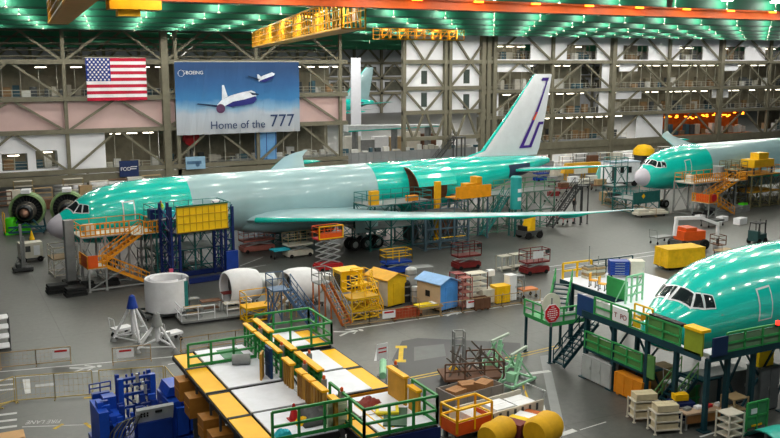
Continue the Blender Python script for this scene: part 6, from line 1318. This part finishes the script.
for k, (px, py, m, nm, h) in enumerate(((352, 141, IVO, 'ivory', 4.5), (366, 139, GRY, 'grey', 3.6), (380, 140, WHT, 'white', 4.2), (395, 138, TAN, 'tan', 4.0), (412, 137, OFFW, 'cream', 5.0), (428, 136, BROWN, 'brown', 4.4))):
    p = atY(px, py, 176); cabinet(nm + ' tall cupboard in the next bay seen above the grey partition', (p.x, 176, 0), 0, 3.4, 1.6, h, m)
# ---------------------------------------------------------------- ceiling lamps
M_BULB = mat('#fff6e6', .4, 0, .02, 1, emit=LAMP)
def lamp_proto(loc):
    t = thing('high_bay_lamp', 'round lamp hanging in a row below the green ceiling', 'lamp', loc, 0, 'ceiling lamps')
    MB().lathe([(.02, -.14), (.5, -.1), (.55, 0), (.3, .12), (.02, .14)], 'z', 12, (0, 0, 0)).build('bulb', M_BULB, t, True)
    MB().lathe([(.1, .14), (.1, .3)], 'z', 8).tube((0, 0, .3), (0, 0, .55), .03, 5).build('stem', C_STEELD, t)
    l = bpy.data.lights.new('lamp_glow', 'POINT'); l.energy = GLOW; l.shadow_soft_size = .15; l.color = (.95, 1, .92); o = bpy.data.objects.new('lamp_glow', l); COL.objects.link(o); o.parent = t; o.location = (0, 0, -.3)
    l = bpy.data.lights.new('lamp_light', 'SPOT'); l.energy = BANK; l.spot_size = math.radians(174); l.spot_blend = .2; l.shadow_soft_size = .5; l.color = (1, .955, .87)
    o = bpy.data.objects.new('lamp_light', l); COL.objects.link(o); o.parent = t; o.location = (0, 0, -1.08)
    MB().tube((0, 0, -.14), (0, 0, -.86), .03, 5).lathe([(.03, -.78), (.16, -.9), (.18, -1.0)], 'z', 10).build('added_light_drop', C_STEELD, t)  # added rod and cone, carrying the downlight below the ribs to reach the wall
    return t
lp = None
for j in range(-3, 7):
    for i in range(-3, 42):
        Y = 63.0 + j * 13.0 - 1.3; X = -4 + i * 6.4 + (j * 2.2) % 6.4
        d = Vector((X, Y, 25.75)) - CAM; k = d.dot(FW)
        if Y > WY - 2: continue
        if j >= 0:
            u = 390 + F * d.dot(RT) / k
            if u < -30 or u > 810: continue
        elif X < -8 or X > 80: continue
        if lp is None: lp = lamp_proto((X, Y, 25.75))
        else: dup(lp, (X, Y, 25.75))
lp2 = lamp_proto((40, 165, 25.75)); lp2['label'] = 'round lamp under the ceiling of the next bay'; lp2['group'] = 'next bay lamps'
for o in lp2.children:
    if o.type == 'LIGHT' and o.data.type == 'SPOT': o.data.energy = BANK * 9
for j in range(5):
    for i in range(8):
        if i + j: dup(lp2, (40 + i * 28, 165 + j * 34, 25.75))
# ---------------------------------------------------------------- overhead cranes
C_AMB = mat('#c98a12', .5, 0, .15); C_GOLD = mat('#e0a814', .5, 0, .15); C_ORB = mat('#a84a1c', .5, 0, .2)
A_L = mat('#ff9a2a', .5, 0, .02, 1, emit=3.0)
t = thing('crane_bridge', 'long rust red crane bridge beam spanning under the ceiling', 'crane', (0, 52, 23.4)); MB().box(-30, 140, -.45, .45, 0, .12).box(-30, 140, -.45, .45, .55, .67).box(-30, 140, -.2, .2, .12, .55).build('girder', C_ORB, t)
for k in range(26):
    x = -4 + 4.6 * k; MB().box(x - .35, x + .35, -.62, -.46, .5, .62).build('amber_lamp', A_L, t)
    l = bpy.data.lights.new('amber_light', 'POINT'); l.energy = 38; l.color = (1, .5, .07); l.shadow_soft_size = .2; o = bpy.data.objects.new('amber_light', l); COL.objects.link(o); o.parent = t; o.location = (x, -1.1, .35)
for k in range(3): MB().bar((-25 + 75 * k, 0, .67), (-25 + 75 * k, 0, 2.9), .3).build('hanger', DGRY, t)
def catwalk(label, a, b, wd, H, m1, m2, closed=False):
    a = Vector(a); b = Vector(b); L = (b - a).length; t = thing('crane_catwalk', label, 'crane', a, math.atan2(b.y - a.y, b.x - a.x))
    MB().box(0, L, -wd / 2, wd / 2, -.1, 0).build('walkway', m1, t)
    n = int(L / 1.6); s0 = -1
    for s in (-1, 1):
        m = MB(); y = s * wd / 2
        for z in (.0, .6, 1.2, H): m.bar((0, y, z), (L, y, z), .12 if z in (0, H) else .07)
        for k in range(n + 1):
            x = L * k / n; m.bar((x, y, 0), (x, y, H), .1)
            if k < n and k % 2: m.bar((x, y, 0), (x + L / n, y, H), .08)
        m.build('side_truss', m2, t)
    if closed: MB().box(0, L, -wd / 2, wd / 2, 0, H - .3).build('girder', m1, t)
    f = MB()
    for k in range(0, n, 3): f.bar((L * k / n, -wd / 2, H), (L * k / n, wd / 2, H), .1)
    f.build('cross_bar', m2, t)
    for x in (L * .1, L * .5, L * .9): MB().bar((x, 0, H), (x, 0, 26.3 - a.z), .16).build('hanger', DGRY, t)
    for k in range(5):
        x = L * (k + .5) / 5; MB().box(x - .3, x + .3, -.2, .2, H - .25, H - .15).build('amber_lamp', A_L, t)
        l = bpy.data.lights.new('amber_light', 'POINT'); l.energy = 90; l.color = (1, .75, .3); l.shadow_soft_size = .2; o = bpy.data.objects.new('amber_light', l); COL.objects.link(o); o.parent = t; o.location = (x, 0, H - .5)
    return t
cw = catwalk('yellow railed crane catwalk running back to the truss wall', (25.6, 55.5, 22.3), (43, 126, 22.3), 1.6, 2.0, C_AMB, C_GOLD)
MB().box(3, 5, -.95, -.88, .6, 1.6).build('notice', WHT, cw)
catwalk('amber crane girder end hanging high above the starry flag', (7.2, 47, 23.2), (10.0, 79, 23.2), 1.5, 1.6, C_AMB, C_GOLD, True)
catwalk('amber crane catwalk beyond the banner under the ceiling', (61, 124, 23.6), (77, 126, 23.6), 1.8, 1.6, C_AMB, C_GOLD)
t = thing('crane_trolley', 'amber crane trolley hanging from the rust red bridge', 'crane trolley', (10.4, 52.0, 22.9)); MB().box(-1.2, 1.6, -.6, .6, 0, .5).box(-.7, .5, -.2, .5, -.35, 0).build('body', C_GOLD, t); MB().box(-1.0, 1.4, -.5, .5, .5, .51).build('hook_rail', C_AMB, t)
